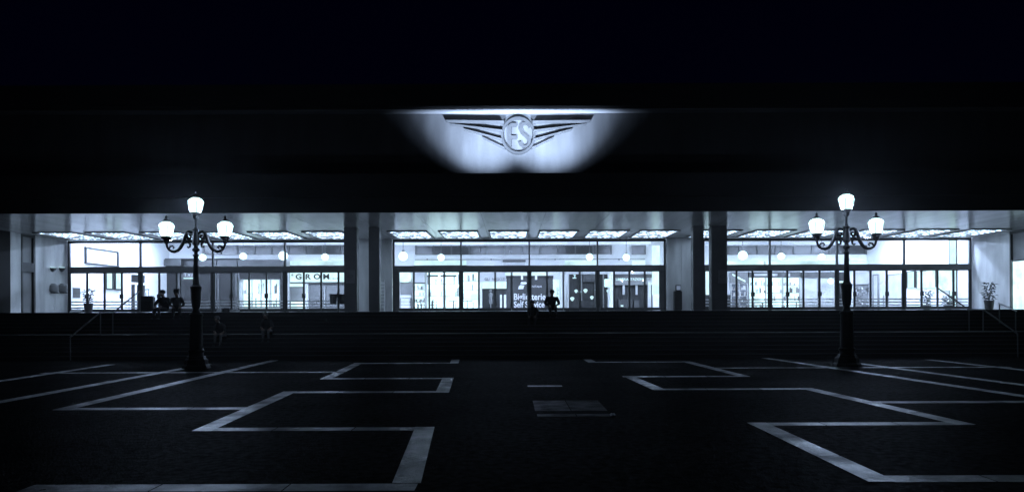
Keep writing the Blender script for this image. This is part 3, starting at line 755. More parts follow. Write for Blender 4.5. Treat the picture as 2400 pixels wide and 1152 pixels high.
# right bay
t = anchored('narrow_sign', 'tall narrow lit sign seen between the right pair of dark pillars', 'lit sign', 1661, DB)
q = MB(); pbox(q, 1656, 628, 1667, 690, DB, 0.2); sub(q, 'lit_face', 'sign white', t); q = MB(); pbox(q, 1645, 690.4, 1712, 727, DB + 0.1, 0.2); sub(q, 'base_panel', 'shutter slat', t)
lit_display('news_stand', 'news stand with slanted white headers beside the right pillar', 'news stand', 1714, 664, 1752, 722, 2, 4, 'papers', 'dim window', seed=21, density=0.8)
q = MB(); pbox(q, 1712, 637, 1753, 663, DB, 0.25); tag(q.build('header_board', 'grey panel'), 'grey header board over the news stand', 'board')
for k, (a, b2) in enumerate(((1724, 645), (1736, 652))):
    q = MB(); q.prism([(X(a - 8, DB), Z(b2 - 4, DB, a)), (X(a + 10, DB), Z(b2 + 5, DB, a)), (X(a + 10, DB), Z(b2 + 9, DB, a)), (X(a - 8, DB), Z(b2, DB, a))], DB - 0.1, DB - 0.05)
    tag(q.build('slanted_sign', 'sign white'), ('upper' if k == 0 else 'lower') + ' slanted white strip on the grey header board', 'sign', 'slanted strips on the header board')
lit_display('fashion_shop', 'widest bright shop window with crowded shelves in the right bay', 'shop', 1756, 650, 1876, 722, 3, 4, 'goods', 'display hot', seed=31, density=0.35)
q = MB(); pbox(q, 1756, 637, 1876, 649, DB - 0.05, 0.3); tag(q.build('header_board', 'grey metal'), 'dark header board over the widest bright shop window', 'board')
q = MB(); pbox(q, 1768, 641, 1800, 646, DB - 0.1, 0.04); pbox(q, 1806, 641, 1822, 646, DB - 0.1, 0.04); pbox(q, 1846, 640, 1852, 647, DB - 0.1, 0.04); tag(q.build('sign_strip', 'pale panel'), 'three pale strips on the dark header board', 'sign')
t = anchored('pale_shop_front', 'closed pale lavender shop front with a dark header', 'shop', 1917, DB)
q = MB(); pbox(q, 1879, 651, 1957, 727, DB + 0.1, 0.2); sub(q, 'panels', 'pale panel', t)
q = MB(); pbox(q, 1879, 637, 1957, 650.6, DB, 0.3); sub(q, 'header', 'grey metal', t)
q = MB(); pbox(q, 1917, 651, 1919, 727, DB + 0.04, 0.05); sub(q, 'seam', 'grey metal', t)
t = anchored('globe_lamp', 'round glowing lamp before the pale lavender shop front', 'globe lamp', 1947, DB - 0.6)
q = MB(); r = 0.22; q.lathe([(r * math.sin(a), -r * math.cos(a)) for a in [math.pi * (k + .3) / 9.6 for k in range(10)]], 14, (0, 0, Z(659, DB, 1947) - FL)); q.build('globe', 'lamp globe', t, smooth=True)
q = MB(); q.lathe([(0.012, Z(659, DB, 1947) - FL + r), (0.012, 3.4)], 6); q.build('cord', 'grey metal', t)
t = anchored('dark_stall', 'dark stall with a white line and mixed grey goods', 'stall', 2000, DB)
q = MB(); pbox(q, 1960, 637, 1992, 727, DB + 0.1, 0.2); sub(q, 'wall', 'shutter slat', t); q = MB(); pbox(q, 1962, 658, 1990, 662, DB, 0.08); sub(q, 'white_line', 'sign white', t)
q = MB(); pbox(q, 2001, 637, 2040, 665, DB, 0.2); sub(q, 'header', 'pale panel', t)
q = MB(); pbox(q, 1993, 637, 2000, 727, DB - 0.05, 0.2); sub(q, 'post', 'white paint', t)
q = MB(); rnd = random.Random(4)
for i in range(46):
    a = rnd.uniform(2002, 2037); b2 = rnd.uniform(668, 719); pbox(q, a, b2, a + rnd.uniform(1.5, 4), b2 + rnd.uniform(1.5, 5), DB + rnd.uniform(0, 0.1), 0.08)
pbox(q, 2001, 666, 2040, 727, DB + 0.2, 0.05); o = sub(q, 'goods', 'goods mixed', t); o['kind'] = 'stuff'
# on the right end wall of the concourse: px -> depth along the wall
def wd(px): return XR * FPX / (px - 1200.0)
def on_right(q, p0, p1, z0, z1, out=0.06): return q.box((XR - out, wd(p0), FL + z0), (XR, wd(p1), FL + z1))
for k, (p0, p1, z0, z1, mat, lb) in enumerate(((2050, 2060, 0, 2.6, 'white paint', 'narrow white pilaster at the far end of the right end wall'), (2085, 2116, 0, 2.5, 'pale panel', 'pale lavender door panel on the right end wall'),
                                   (2130, 2146, 1.5, 2.6, 'sign white', 'lit poster in the middle of the right end wall'), (2152, 2196, 1.45, 2.55, 'display white', 'wide lit showcase on the right end wall above the plants'),
                                   (2201, 2236, 1.2, 2.6, 'display white', 'bright showcase beside the last white strip of the end wall'))):
    t = empty('wall_case', lb, 'wall case', (XR, wd((p0 + p1) / 2), FL), 0, 'cases along the right end wall')
    q = MB(); on_right(q, p0, p1, z0, z1, 0.08); sub(q, 'face', mat, t)
    q = MB(); on_right(q, p0 - 1.5, p0 - 0.1, z0, z1 + .06, 0.12); on_right(q, p1 + 0.1, p1 + 1.5, z0, z1 + .06, 0.12); on_right(q, p0, p1, z1 + 0.002, z1 + 0.06, 0.12); sub(q, 'frame', 'shop dark' if k > 1 else 'grey panel', t)
t = empty('tilted_sign', 'white sign tilted on the corner by the right end wall', 'sign', (X(2070, 53), 53, FL))
q = MB(); q.prism([(X(a, 53), Z(b2, 53, a)) for a, b2 in ((2063, 668), (2072, 660), (2079, 678), (2078, 690), (2072, 692))], 53, 53.05); sub(q, 'board', 'sign white', t)
q = MB(); pbox(q, 2070.4, 690, 2072.4, 721, 53.06, 0.04); pbox(q, 2066, 719.5, 2078, 721.5, 53.0, 0.2); sub(q, 'stand', 'steel', t)
t = empty('light_column', 'full height glowing strip on the right end wall near the glass', 'light strip', (XR, wd(2236), FL))
q = MB(); on_right(q, 2228, 2243, 0.2, 4.9, 0.05); sub(q, 'lit_face', 'sign white', t); q = MB(); on_right(q, 2226.8, 2227.8, 0.1, 4.95, 0.07); on_right(q, 2243.2, 2244.2, 0.1, 4.95, 0.07); sub(q, 'edge', 'grey metal', t)
# lit troughs over the shops and a row of globes on a wire
for a, e, lb in ((680, 836, 'glowing light trough over the gelato shop'), (972, 1092, 'glowing light trough over the overexposed shop'), (1325, 1402, 'glowing light trough over the dark cafe'),
                 (1484, 1512, 'short glowing light trough over the lettered shop'), (1700, 1790, 'glowing light trough over the news stand'), (1800, 1962, 'glowing light trough over the pale lavender shop front'), (1992, 2034, 'glowing light trough over the dark stall')):
    t = anchored('light_trough', lb, 'light trough', (a + e) / 2, DB, 'light troughs above the shop fronts')
    q = MB(); pbox(q, a, 611, e, 621, DB - 0.2, 0.5); sub(q, 'lit_face', 'trough light', t)
    q = MB(); pbox(q, a - 1, 621.2, e + 1, 624, DB - 0.3, 0.65); sub(q, 'ledge', 'grey metal', t)
t = anchored('picture_rail', 'thin dark cable rail along the wall above the middle shops', 'rail', 1240, DB)
q = MB(); pbox(q, 972, 606.5, 1512, 607.6, DB + 0.25, 0.04); sub(q, 'cable', 'grey metal', t)
q = MB()
for a in (1000, 1150, 1300, 1450): pbox(q, a, 605.5, a + 2, 609, DB + 0.25, 0.16)
sub(q, 'bracket', 'grey metal', t)
t = anchored('wall_vent', 'grey bar shaped vent above the ticket banner', 'vent', 1205, DB)
q = MB(); pbox(q, 1178, 608.5, 1232, 613, DB + 0.1, 0.3); sub(q, 'body', 'grey metal', t); q = MB(); pbox(q, 1180, 614, 1230, 621, DB + 0.2, 0.2); sub(q, 'grille', 'pale panel', t)
gp = None
for px, py, lb in ((475, 603, 'glowing globe behind the left street lamp post'), (570, 600, 'glowing globe above the middle shutters'), (664, 599, 'glowing globe above the black column'), (762, 602, 'glowing globe above the gelato sign'),
                   (945, 600, 'glowing globe above the round backlit sign'), (1034, 603, 'glowing globe above the overexposed shop'), (1382, 602, 'glowing globe above the cafe signboard'), (1468, 603, 'glowing globe above the white lettered sign'),
                   (1741, 598, 'glowing globe above the news stand'), (1831, 600, 'glowing globe above the widest bright shop window'), (1926, 602, 'glowing globe above the pale lavender shop front')):
    d = 52.0; z = Z(py, d, px); big = 1.3 if px in (664, 945, 1741) else 1.0
    if gp is None:
        t = empty('globe_pendant', lb, 'globe lamp', (X(px, d), d, z), 0, 'row of globe pendants in the concourse')
        r = 0.25; q = MB(); q.lathe([(r * math.sin(a), -r * math.cos(a)) for a in [math.pi * (k + .3) / 11.6 for k in range(12)]], 18); q.build('globe', 'lamp globe', t, smooth=True)
        q = MB(); q.lathe([(0.07, r * 0.95), (0.07, r + 0.08), (0.015, r + 0.1), (0.015, 1.2)], 8); q.build('stem', 'grey metal', t)
        gp = t; o = t
    else:
        o = copy_tree(gp); o.location = (X(px, d), d, z)
    o['label'] = lb; o.scale = (big, big, big)
t = anchored('grey_beam_case', 'grey ventilation case along the wall above the shutters', 'duct', 560, DB)
q = MB(); pbox(q, 384, 607, 424, 622, DB - 0.6, 0.9); sub(q, 'case', 'grey metal', t); q = MB(); pbox(q, 386, 605, 560, 606.7, DB - 0.4, 0.7); sub(q, 'lip', 'dark metal', t)

# ------------------------------------------------------------------ winged emblem on the attic wall
def emblem():
    d = 36.0; cx, cy = 1214.5, 317
    t = empty('winged_emblem', 'winged wheel emblem with the letters FS on the floodlit wall', 'emblem', (X(cx, d), d, Z(cy, d, cx)))
    def P(px, py): return (X(px, d - 0.1, py), Z(py + 1, d - 0.1, px))
    def bar(pts, dep, name='wing_bar'):
        e = d - dep; q = MB(); q.prism([(X(a, e, b2), Z(b2, e, a)) for a, b2 in pts], e, d - 0.001); return sub(q, name, 'emblem enamel', t)
    m = lambda pts: [(2 * cx - a, b2) for a, b2 in pts]
    top = [(1044, 281), (1181, 282.5), (1181, 286.5), (1058, 286.5), (1048, 285.5)]
    f1 = [(1054, 289), (1178, 304), (1178, 307.5), (1056, 291.5)]
    f2 = [(1087, 301), (1177, 324.5), (1177, 328), (1089, 304)]
    f3 = [(1130, 320), (1182, 344.5), (1184, 349), (1132, 323.5)]
    for side in (False, True):
        for k, (pts, dep) in enumerate(((top, 0.32), (f1, 0.24), (f2, 0.22), (f3, 0.18))):
            bar(m(pts) if side else pts, dep, 'wing_bar')
    # rim of the wheel
    q = MB(); n = 48; ro, ri = 44.0, 37.5; d0 = d - 0.17
    for k in range(n):
        a0, a1 = 2 * math.pi * k / n, 2 * math.pi * (k + 1) / n
        o0, o1 = P(cx + ro * .92 * math.cos(a0), cy - ro * math.sin(a0)), P(cx + ro * .92 * math.cos(a1), cy - ro * math.sin(a1))
        i0, i1 = P(cx + ri * .94 * math.cos(a0), cy - ri * math.sin(a0)), P(cx + ri * .94 * math.cos(a1), cy - ri * math.sin(a1))
        q.add([(o0[0], d0, o0[1]), (o1[0], d0, o1[1]), (i1[0], d0, i1[1]), (i0[0], d0, i0[1]), (o0[0], d - .001, o0[1]), (o1[0], d - .001, o1[1]), (i1[0], d - .001, i1[1]), (i0[0], d - .001, i0[1])],
              [(0, 1, 2, 3), (0, 4, 5, 1), (2, 6, 7, 3)])
    sub(q, 'wheel_rim', 'emblem bronze', t, smooth=True)
    q = MB()
    q.prism([P(*p) for p in ((1190, 293), (1198, 287), (1198, 343), (1194, 339), (1190, 336))], d - 0.10, d - 0.001)
    q.prism([P(*p) for p in ((1198.2, 287), (1211, 287), (1211, 296), (1198.2, 296))], d - 0.10, d - 0.001)
    q.prism([P(*p) for p in ((1198.2, 316), (1211, 316), (1211, 325), (1198.2, 325))], d - 0.10, d - 0.001)
    sub(q, 'letter_f', 'emblem bronze', t)
    # the S as one swept stroke
    pts = [(1243, 298), (1240, 291), (1233, 287.5), (1226, 288.5), (1221, 294), (1220, 302), (1224, 310), (1231, 316), (1238, 322), (1241.5, 329), (1240, 337), (1234, 342), (1227, 342), (1221, 337), (1218.5, 330)]
    q = MB(); L = []; Rr = []
    for i, p in enumerate(pts):
        a = pts[max(i - 1, 0)]; e = pts[min(i + 1, len(pts) - 1)]
        tx, ty = e[0] - a[0], e[1] - a[1]; l = math.hypot(tx, ty); nx, ny = -ty / l * 3.6, tx / l * 3.6
        L.append(P(p[0] + nx, p[1] + ny)); Rr.append(P(p[0] - nx, p[1] - ny))
    y0, y1 = d - 0.10, d - 0.001
    for i in range(len(pts) - 1):
        q.add([(L[i][0], y0, L[i][1]), (L[i + 1][0], y0, L[i + 1][1]), (Rr[i + 1][0], y0, Rr[i + 1][1]), (Rr[i][0], y0, Rr[i][1]),
               (L[i][0], y1, L[i][1]), (L[i + 1][0], y1, L[i + 1][1]), (Rr[i + 1][0], y1, Rr[i + 1][1]), (Rr[i][0], y1, Rr[i][1])], [(0, 1, 2, 3), (0, 4, 5, 1), (2, 6, 7, 3)])
    sub(q, 'letter_s', 'emblem bronze', t)
emblem()
# floodlights behind the canopy parapet
for px, lb in ((1126, 'black floodlight behind the parapet under the left wing of the emblem'), (1303, 'black floodlight behind the parapet under the right wing of the emblem')):
    t = empty('floodlight', lb, 'floodlight', (X(px, 32.5), 32.5, FL + 5.6), 0, 'floodlights on the canopy roof')
    q = MB(); q.box((-0.16, -0.1, 0.0), (0.16, 0.1, 0.03)); q.box((-0.02, -0.02, 0.03), (0.02, 0.02, 0.12)); q.build('bracket', 'dark metal', t)
    q = MB(); q.prism([(-0.2, 0.12), (0.2, 0.12), (0.2, 0.17), (-0.2, 0.17)], -0.14, 0.14); q.build('housing', 'dark metal', t)
    q = MB(); q.box((-0.7, -0.3, 0.44), (0.7, 0.166, 0.452)); q.box((-0.7, -0.3, 0.03), (-0.68, -0.2, 0.44)); q.box((0.68, -0.3, 0.03), (0.7, -0.2, 0.44)); q.build('beam_shield', 'dark metal', t)  # unseen plate added to keep the beam off the eaves front
    for nm, en, ang in (('flood_beam', 26000, 78), ('flood_spill', 7500, 94)):      # tight beam and its wider spill
        ld = bpy.data.lights.new(nm, 'SPOT'); ld.energy = en; ld.color = TINT; ld.spot_size = R(ang); ld.spot_blend = 1.0; ld.shadow_soft_size = 0.02
        lo = bpy.data.objects.new(nm, ld); C.objects.link(lo); lo.parent = t; lo.location = (0, 0, 0.22)
        v = Vector(((X(1214, 36) - X(px, 32.5)) * 0.1, 3.5, 4.5 if nm == 'flood_beam' else 5.4)); lo.rotation_euler = v.to_track_quat('-Z', 'Y').to_euler()

# ------------------------------------------------------------------ street lamps
def street_lamp(x, y, label):
    t = empty('street_lamp', label, 'street lamp', (x, y, 0), 0, 'three armed street lamps on the square')
    k = 0.01365
    def prof(l): return [(r * k, (862 - yy) * k) for r, yy in l]
    q = MB(); q.lathe(prof([(32, 862), (31, 856), (27, 852), (26, 842), (22, 838), (21, 834)]), 8, turn=R(22.5)); q.build('base', 'cast iron', t)
    q = MB(); q.lathe(prof([(17, 834), (16.5, 826), (18, 824), (18, 820), (15, 817), (14.5, 780), (13.5, 742), (15.5, 739), (15.5, 735), (9, 731), (7, 726), (7, 722), (9, 718), (11, 700), (11, 685), (12.5, 676), (13, 671), (9, 668),
                            (7, 664), (6, 640), (5.2, 612), (5, 600), (7.5, 597), (4, 594), (4, 590), (8.5, 586), (8.5, 583), (4.5, 579), (4.5, 575), (8, 571), (8, 556), (6.5, 548), (6.5, 541), (9, 538), (4, 535), (2.8, 528), (2.8, 514)]), 20)
    q.build('shaft', 'cast iron', t, smooth=True)
    zz = lambda yy: (862 - yy) * k
    for s in (-1, 1):
        q = MB()
        def pth(l): return [(s * a * k, 0, zz(b2)) for a, b2 in l]
        q.tube(pth([(6, 546), (10, 543), (16, 541.5), (21, 544), (25, 551), (27.5, 560), (31, 570), (36, 579), (42, 585.5), (50, 588.5), (57, 587.5), (63, 584), (67, 578), (69, 570)]),
               [.035, .045, .05, .055, .058, .058, .058, .055, .05, .048, .042, .038, .036, .036], 10)
        q.tube(pth([(22, 546), (22, 552), (19, 557), (14, 558), (11, 554), (13, 550), (16, 551)]), [.05, .055, .05, .04, .035, .03, .022], 8)
        q.tube(pth([(28, 562), (24, 567), (18, 566), (13, 571), (14, 577), (18, 579), (20, 576)]), [.05, .045, .04, .038, .034, .03, .022], 8)
        q.tube(pth([(64, 583), (60, 576), (54, 575), (51, 578.5), (54, 581.5)]), [.03, .032, .03, .026, .02], 8)
        q.tube(pth([(8, 566), (14, 562), (22, 563)]), [.03, .03, .03], 8)
        q.build('arm', 'cast iron', t, smooth=True)
    def lantern(cx, base):
        c = (cx * k, 0, zz(base))
        l = MB(); l.lathe([(4 * k, -2 * k), (7 * k, 2 * k), (8 * k, 8 * k), (13 * k, 13 * k), (14 * k, 15 * k)], 6, c)
        ln = l.build('lantern', 'cast iron', t)
        g = MB(); g.lathe([(13 * k, 15.1 * k), (19.5 * k, 39 * k), (15 * k, 46 * k), (7 * k, 50 * k)], 6, c); g.build('glass', 'lantern glass', ln)
        q = MB()
        for i in range(6):
            a = 2 * math.pi * i / 6
            q.tube([(c[0] + r * k * math.cos(a), c[1] + r * k * math.sin(a), c[2] + h * k) for r, h in ((13.4, 15), (20, 39))], 0.009, 4)
        q.build('bars', 'cast iron', ln)
        q = MB(); q.lathe([(8.5 * k, 50 * k), (8 * k, 53 * k), (3.5 * k, 56 * k), (2.5 * k, 58 * k), (3.4 * k, 61 * k), (1 * k, 64 * k)], 10, c)
        q.build('finial', 'cast iron', ln, smooth=True)
        point_light('lantern_bulb', (c[0], c[1], c[2] + 30 * k), 230, 0.1, ln)
    lantern(0, 512); lantern(-69, 568); lantern(69, 568)
    return t
l1 = street_lamp(X(460, 23.28, 860), 23.28, 'ornate three lantern street lamp in front of the shutters')
l2 = copy_tree(l1); l2.location = (X(1985, 23.05, 860), 23.05, 0); l2['label'] = 'ornate three lantern street lamp in front of the lavender shop front'

# ------------------------------------------------------------------ handrails
def handrail(x, pts, posts, label, bright=False):
    t = empty('stair_handrail', label, 'handrail', (x, posts[0][0], posts[0][1]), 0, 'handrails on the stairs')
    q = MB(); q.tube([(0, y - posts[0][0], z - posts[0][1]) for y, z in pts], 0.03, 8); q.build('rail', 'steel' if bright else 'dark metal', t)
    for y, z0, z1 in [(p[0], p[1], p[2]) for p in posts]:
        q = MB(); q.tube([(0, y - posts[0][0], z0 - posts[0][1]), (0, y - posts[0][0], z1 - posts[0][1])], 0.024, 8); q.build('post', 'grey metal', t)
LD = RISE * 6
for x, lb in ((-16.6, 'dark sloping stair handrail left of the street lamp in front of the white end wall'), (19.0, 'dark sloping stair handrail in front of the right hand doors')):
    handrail(x, [(27.2, 0.85), (29.2, LD + 0.88), (30.2, LD + 0.9), (32.35, FL + 0.95)],
             [(27.25, 0.0, 0.9), (29.25, LD, LD + 0.88), (30.15, LD, LD + 0.9), (32.35, FL, FL + 0.92)], lb)
handrail(20.8, [(29.9, 1.72), (31.0, 2.05)], [(29.95, LD, 1.74), (30.95, RISE * 8, 2.03)], 'short bright handrail piece outermost on the right of the stairs', True)

# ------------------------------------------------------------------ people
def skin_mesh(name, verts, edges, root=0, sub=1):
    me = bpy.data.meshes.new(name); me.from_pydata([v[0] for v in verts], edges, [])
    o = bpy.data.objects.new(name, me); C.objects.link(o)
    sk = o.modifiers.new('Skin', 'SKIN'); sk.use_smooth_shade = True
    for i, v in enumerate(verts):
        r = v[1]; o.data.skin_vertices[0].data[i].radius = (r, r) if not isinstance(r, tuple) else r
        o.data.skin_vertices[0].data[i].use_root = (i == root)
    sb = o.modifiers.new('Subdivision', 'SUBSURF'); sb.levels = sub; sb.render_levels = sub
    bpy.context.view_layer.update()
    out = bpy.data.meshes.new_from_object(o.evaluated_get(bpy.context.evaluated_depsgraph_get()))
    bpy.data.objects.remove(o)
    return out
def seated_person(loc, rz, label, lean=0.12, legs='dark jeans', coat='dark coat', hat=None, drop=0.30, turn=0.0, knees=0.12, arm=0.0, bulk=1.0, size=1.0):
    root = empty('person', label, 'person', loc, rz, 'people sitting on the stairs')
    root.scale = (size,) * 3
    V = []; E = []
    def v(x, y, z, r, p=None):
        V.append(((x, -y, z), r)); i = len(V) - 1
        if p is not None: E.append((p, i))
        return i
    L = lean
    pel = v(0, 0.0, 0.12, 0.145)
    sp = v(0, 0.02 + L * 0.4, 0.29, (0.135 * bulk, 0.13), pel)
    ch = v(0, 0.02 + L * 1.1, 0.46, (0.15 * bulk, 0.14), sp)
    nb = v(0, 0.02 + L * 1.7, 0.585, 0.075, ch)
    nk = v(0, 0.03 + L * 2.0, 0.645, 0.055, nb)
    hx = turn * 0.05
    h1 = v(hx * .5, 0.06 + L * 2.2, 0.70, 0.078, nk)
    h2 = v(hx, 0.06 + L * 2.35, 0.775, 0.098, h1)
    h3 = v(hx, 0.05 + L * 2.4, 0.845, 0.078, h2)
    ns_ = v(hx * 1.6, 0.17 + L * 2.3, 0.755, 0.016, h2)
    for s in (-1, 1):
        sh = v(s * 0.165 * bulk, 0.02 + L * 1.45, 0.535, 0.068 * bulk, ch)
        el = v(s * (0.235 * bulk + arm), 0.10 + L * 1.2, 0.30, 0.052 * bulk, sh)
        wr = v(s * 0.15, 0.34, 0.235, 0.034, el)
        pm = v(s * 0.13, 0.405, 0.222, (0.036, 0.02), wr)
        for j, (dx, ln) in enumerate(((-0.027, .062), (-0.009, .075), (0.009, .07), (0.027, .055))):
            a = v(s * 0.13 + dx, 0.445, 0.222, 0.0095, pm); b2 = v(s * 0.13 + dx * 1.15, 0.445 + ln * .6, 0.208, 0.009, a); v(s * 0.13 + dx * 1.2, 0.445 + ln * .85, 0.178, 0.008, b2)
        th = v(s * 0.13 - s * 0.042, 0.40, 0.215, 0.011, pm); v(s * 0.13 - s * 0.058, 0.435, 0.20, 0.009, th)
        hp = v(s * 0.085, 0.05, 0.10, 0.10, pel)
        md = v(s * (0.09 + knees * .3), 0.25, 0.13, 0.085, hp)
        kn = v(s * knees, 0.45, 0.14, 0.066, md)
        cf = v(s * knees, 0.46, -0.02 - drop * .2, 0.058, kn)
        an = v(s * knees, 0.45, -drop + 0.085, 0.042, cf)
        hl = v(s * knees, 0.43, -drop + 0.045, 0.042, an)
        v(s * (knees + .02), 0.60, -drop + 0.035, (0.045, 0.032), hl)
    me = skin_mesh('body', V, E)
    for n in ('skin', coat, legs, 'black vinyl'): me.materials.append(M[n])
    hc = 0.03 + L * 2.0
    for p in me.polygons:
        c2 = p.center; f = -c2.y
        if c2.z < -drop + 0.075: mi = 3
        elif f > 0.36 and 0.165 < c2.z < 0.3 and abs(c2.x) < 0.22: mi = 0
        elif c2.z > 0.63: mi = 0
        elif c2.z < 0.2 and (f > 0.10 or c2.z < 0.08): mi = 2
        else: mi = 1
        p.material_index = mi; p.use_smooth = True
    bo = bpy.data.objects.new('body', me); C.objects.link(bo); bo.parent = root
    q = MB(); rr = 0.108
    pr = [(rr * 0.92, -0.05), (rr * 1.05, 0.0), (rr * 0.98, 0.04), (rr * 0.75, 0.08), (rr * 0.35, 0.105), (0.01, 0.11)]
    q.lathe(pr, 16, (hx, -(0.035 + L * 2.35), 0.80)); q.build('hair', 'hair', bo, smooth=True)
    if hat:
        q = MB(); q.lathe([(0.15, -0.005), (0.15, 0.005), (0.118, 0.012), (0.115, 0.10), (0.09, 0.125), (0.01, 0.12)], 18, (hx, -(0.05 + L * 2.4), 0.85)); q.build('hat', 'dark coat', bo, smooth=True)
    return root
T = FL - 0.002
seated_person((X(385, 32.15), 32.25, T), R(-18), 'person with a bare head and dark coat sitting on the top step by the suitcase', lean=0.05, arm=0.08, bulk=1.25, size=1.1)
seated_person((X(413, 32.15), 32.22, T), R(22), 'person in a brimmed hat sitting on the top step with arm against a friend', lean=0.16, hat=True, bulk=1.2, size=1.06)
seated_person((X(1293, 32.2), 32.25, T), R(4), 'person in dark clothes sitting upright on the top step before the ticket banner', lean=0.03, bulk=1.3, size=1.05)
seated_person((X(1250, 31.2), 31.05 + 0.3, RISE * 9), R(-10), 'person crouched low on the steps below the ticket banner lettering', lean=0.12)
seated_person((X(624, 28.9, 760), 29.0 + 0.15, LD), R(6), 'person in pale jeans sitting bent forward on the edge of the landing', lean=0.2, legs='grey jeans', knees=0.10)
seated_person((X(527, 28.9, 780), 28.66 + 0.15, RISE * 5), R(-8), 'person in dark grey jeans sitting on a lower step beside the street lamp', lean=0.2, legs='grey jeans')

# ------------------------------------------------------------------ loose things
t = empty('suitcase', 'large black suitcase with its pull handle up at the top of the stairs', 'suitcase', (X(345, 33.4), 33.4, FL))
q = MB(); q.box((-0.31, -0.15, 0.04), (0.31, 0.15, 0.75)); q.build('shell', 'black vinyl', t, bevel=0.05, smooth=True)
q = MB(); q.tube([(-0.09, 0.06, 0.75), (-0.09, 0.06, 1.04), (0.03, 0.06, 1.04), (0.03, 0.06, 0.75)], 0.012, 6); q.box((-0.12, 0.04, 1.03), (0.06, 0.08, 1.065)); q.build('handle', 'dark metal', t)
for a in (-0.25, 0.25):
    q = MB(); q.tube([(a - 0.02, 0, 0.035), (a + 0.02, 0, 0.035)], 0.034, 10); q.build('wheel', 'dark metal', t)
q = MB(); q.box((-0.22, -0.156, 0.11), (0.22, -0.151, 0.5)); q.build('pocket', 'dark coat', t)
def bag(px, d, w, h, label, mat='plastic white'):
    t = empty('plastic_bag', label, 'bag', (X(px, d), d, FL), random.uniform(-.6, .6), 'white bags lying on the top step')
    bm = bmesh.new(); bmesh.ops.create_icosphere(bm, subdivisions=3, radius=1.0)
    rnd = random.Random(int(px))
    ph = [rnd.uniform(0, 6) for _ in range(6)]
    for v in bm.verts:
        c2 = v.co; n = 1 + 0.12 * math.sin(c2.x * 5 + ph[0]) + 0.1 * math.sin(c2.y * 6 + ph[1] + c2.x * 3) + 0.08 * math.sin(c2.z * 8 + ph[2])
        c2 *= n; c2.z = max(c2.z, -0.6) + 0.6
        k = 1 - 0.35 * max(0, c2.z - 0.6)
        v.co = (c2.x * w / 2 * k + 0.12 * w * c2.z, c2.y * w * 0.35 * k, c2.z * h / 1.6)
    me = bpy.data.meshes.new('sack'); bm.to_mesh(me); bm.free(); me.materials.append(M[mat])
    for p in me.polygons: p.use_smooth = True
    o = bpy.data.objects.new('sack', me); C.objects.link(o); o.parent = t
    q = MB(); q.tube([(0.05 * w, 0, h * .9), (0.10 * w, 0, h * 1.12), (0.2 * w, 0, h * 1.1), (0.22 * w, 0, h * .85)], 0.008, 6); q.build('handle', mat, t)
bag(513, 32.9, 0.22, 0.17, 'small white plastic bag left of the black backpack')
bag(549, 32.9, 0.42, 0.16, 'flat wide white plastic bag right of the black backpack')
bag(178, 42.6, 0.65, 0.2, 'crumpled white bag on the portico floor by the marble end wall')
t = empty('backpack', 'black slumped backpack lying between two white bags', 'backpack', (X(530, 32.9), 32.9, FL), 0.3)
q = MB(); q.box((-0.2, -0.14, 0), (0.2, 0.14, 0.18)); q.build('sack', 'black vinyl', t, bevel=0.06, smooth=True)
q = MB(); q.tube([(-0.12, -0.15, 0.05), (-0.1, -0.2, 0.12), (-0.08, -0.13, 0.18)], 0.018, 6); q.tube([(0.12, -0.15, 0.05), (0.1, -0.2, 0.12), (0.08, -0.13, 0.18)], 0.018, 6); q.build('strap', 'dark coat', t)
t = empty('litter_bin', 'double litter bin of two tapered buckets on one post by the pillar', 'litter bin', (X(792, 40.5), 40.5, FL))
q = MB(); q.lathe([(0.04, 0), (0.04, 1.15)], 10); q.build('post', 'dark metal', t)
for a, m_ in ((-0.26, 'grey metal'), (0.26, 'dark metal')):
    q = MB(); q.lathe([(0.15, 0.42), (0.17, 0.44), (0.22, 0.86), (0.22, 0.92)], 18, (a, 0, 0)); bk = q.build('bucket', m_, t, smooth=True)
    q = MB(); q.lathe([(0.235, 0.921), (0.235, 0.97), (0.2, 0.985)], 18, (a, 0, 0)); q.build('rim', 'shop dark', bk)
def plant(x, y, h, spread, label, pot_h=0.55, seed=1, n=90):
    rnd = random.Random(seed)
    t = empty('potted_plant', label, 'potted plant', (x, y, FL), 0, 'potted plants by the doors')
    q = MB(); q.lathe([(0.17, 0), (0.2, 0.03), (0.25, pot_h - 0.05), (0.27, pot_h), (0.23, pot_h - 0.02)], 16); q.build('pot', 'pot', t)
    q = MB()
    for i in range(7):
        a = rnd.uniform(0, 6.28); q.tube([(0, 0, pot_h - 0.06), (math.cos(a) * spread * .25, math.sin(a) * spread * .25, pot_h + (h - pot_h) * .45), (math.cos(a) * spread * .6, math.sin(a) * spread * .6, h * rnd.uniform(.75, 1))], [0.014, 0.011, 0.005], 5)
    q.build('stems', 'leaf', t)
    q = MB()
    for i in range(n):
        a = rnd.uniform(0, 6.28); u = rnd.random(); r0 = spread * u ** .6 * rnd.uniform(.3, 1); z0 = pot_h + (h - pot_h) * rnd.uniform(0.05, 1)
        p = Vector((math.cos(a) * r0 * .7, math.sin(a) * r0 * .7, z0)); l = rnd.uniform(.16, .3); w_ = l * .2
        dr = Vector((math.cos(a), math.sin(a), rnd.uniform(-.5, .8))).normalized(); sd_ = Vector((-math.sin(a), math.cos(a), rnd.uniform(-.4, .4))) * w_
        m1 = p + dr * l * .45; e = p + dr * l + Vector((0, 0, -l * .25))
        q.add([p, m1 + sd_, e, m1 - sd_], [(0, 1, 2, 3)])
    q.build('leaves', 'leaf', t, fixn=False)
plant(X(207, 42.7), 42.7, 1.35, 0.5, 'leafy plant in a dark pot before the left hand glass doors', seed=3)
plant(X(2172, 45.2), 45.2, 1.15, 0.55, 'bushy plant inside the glass under the wide lit showcase', 0.3, seed=5, n=130)
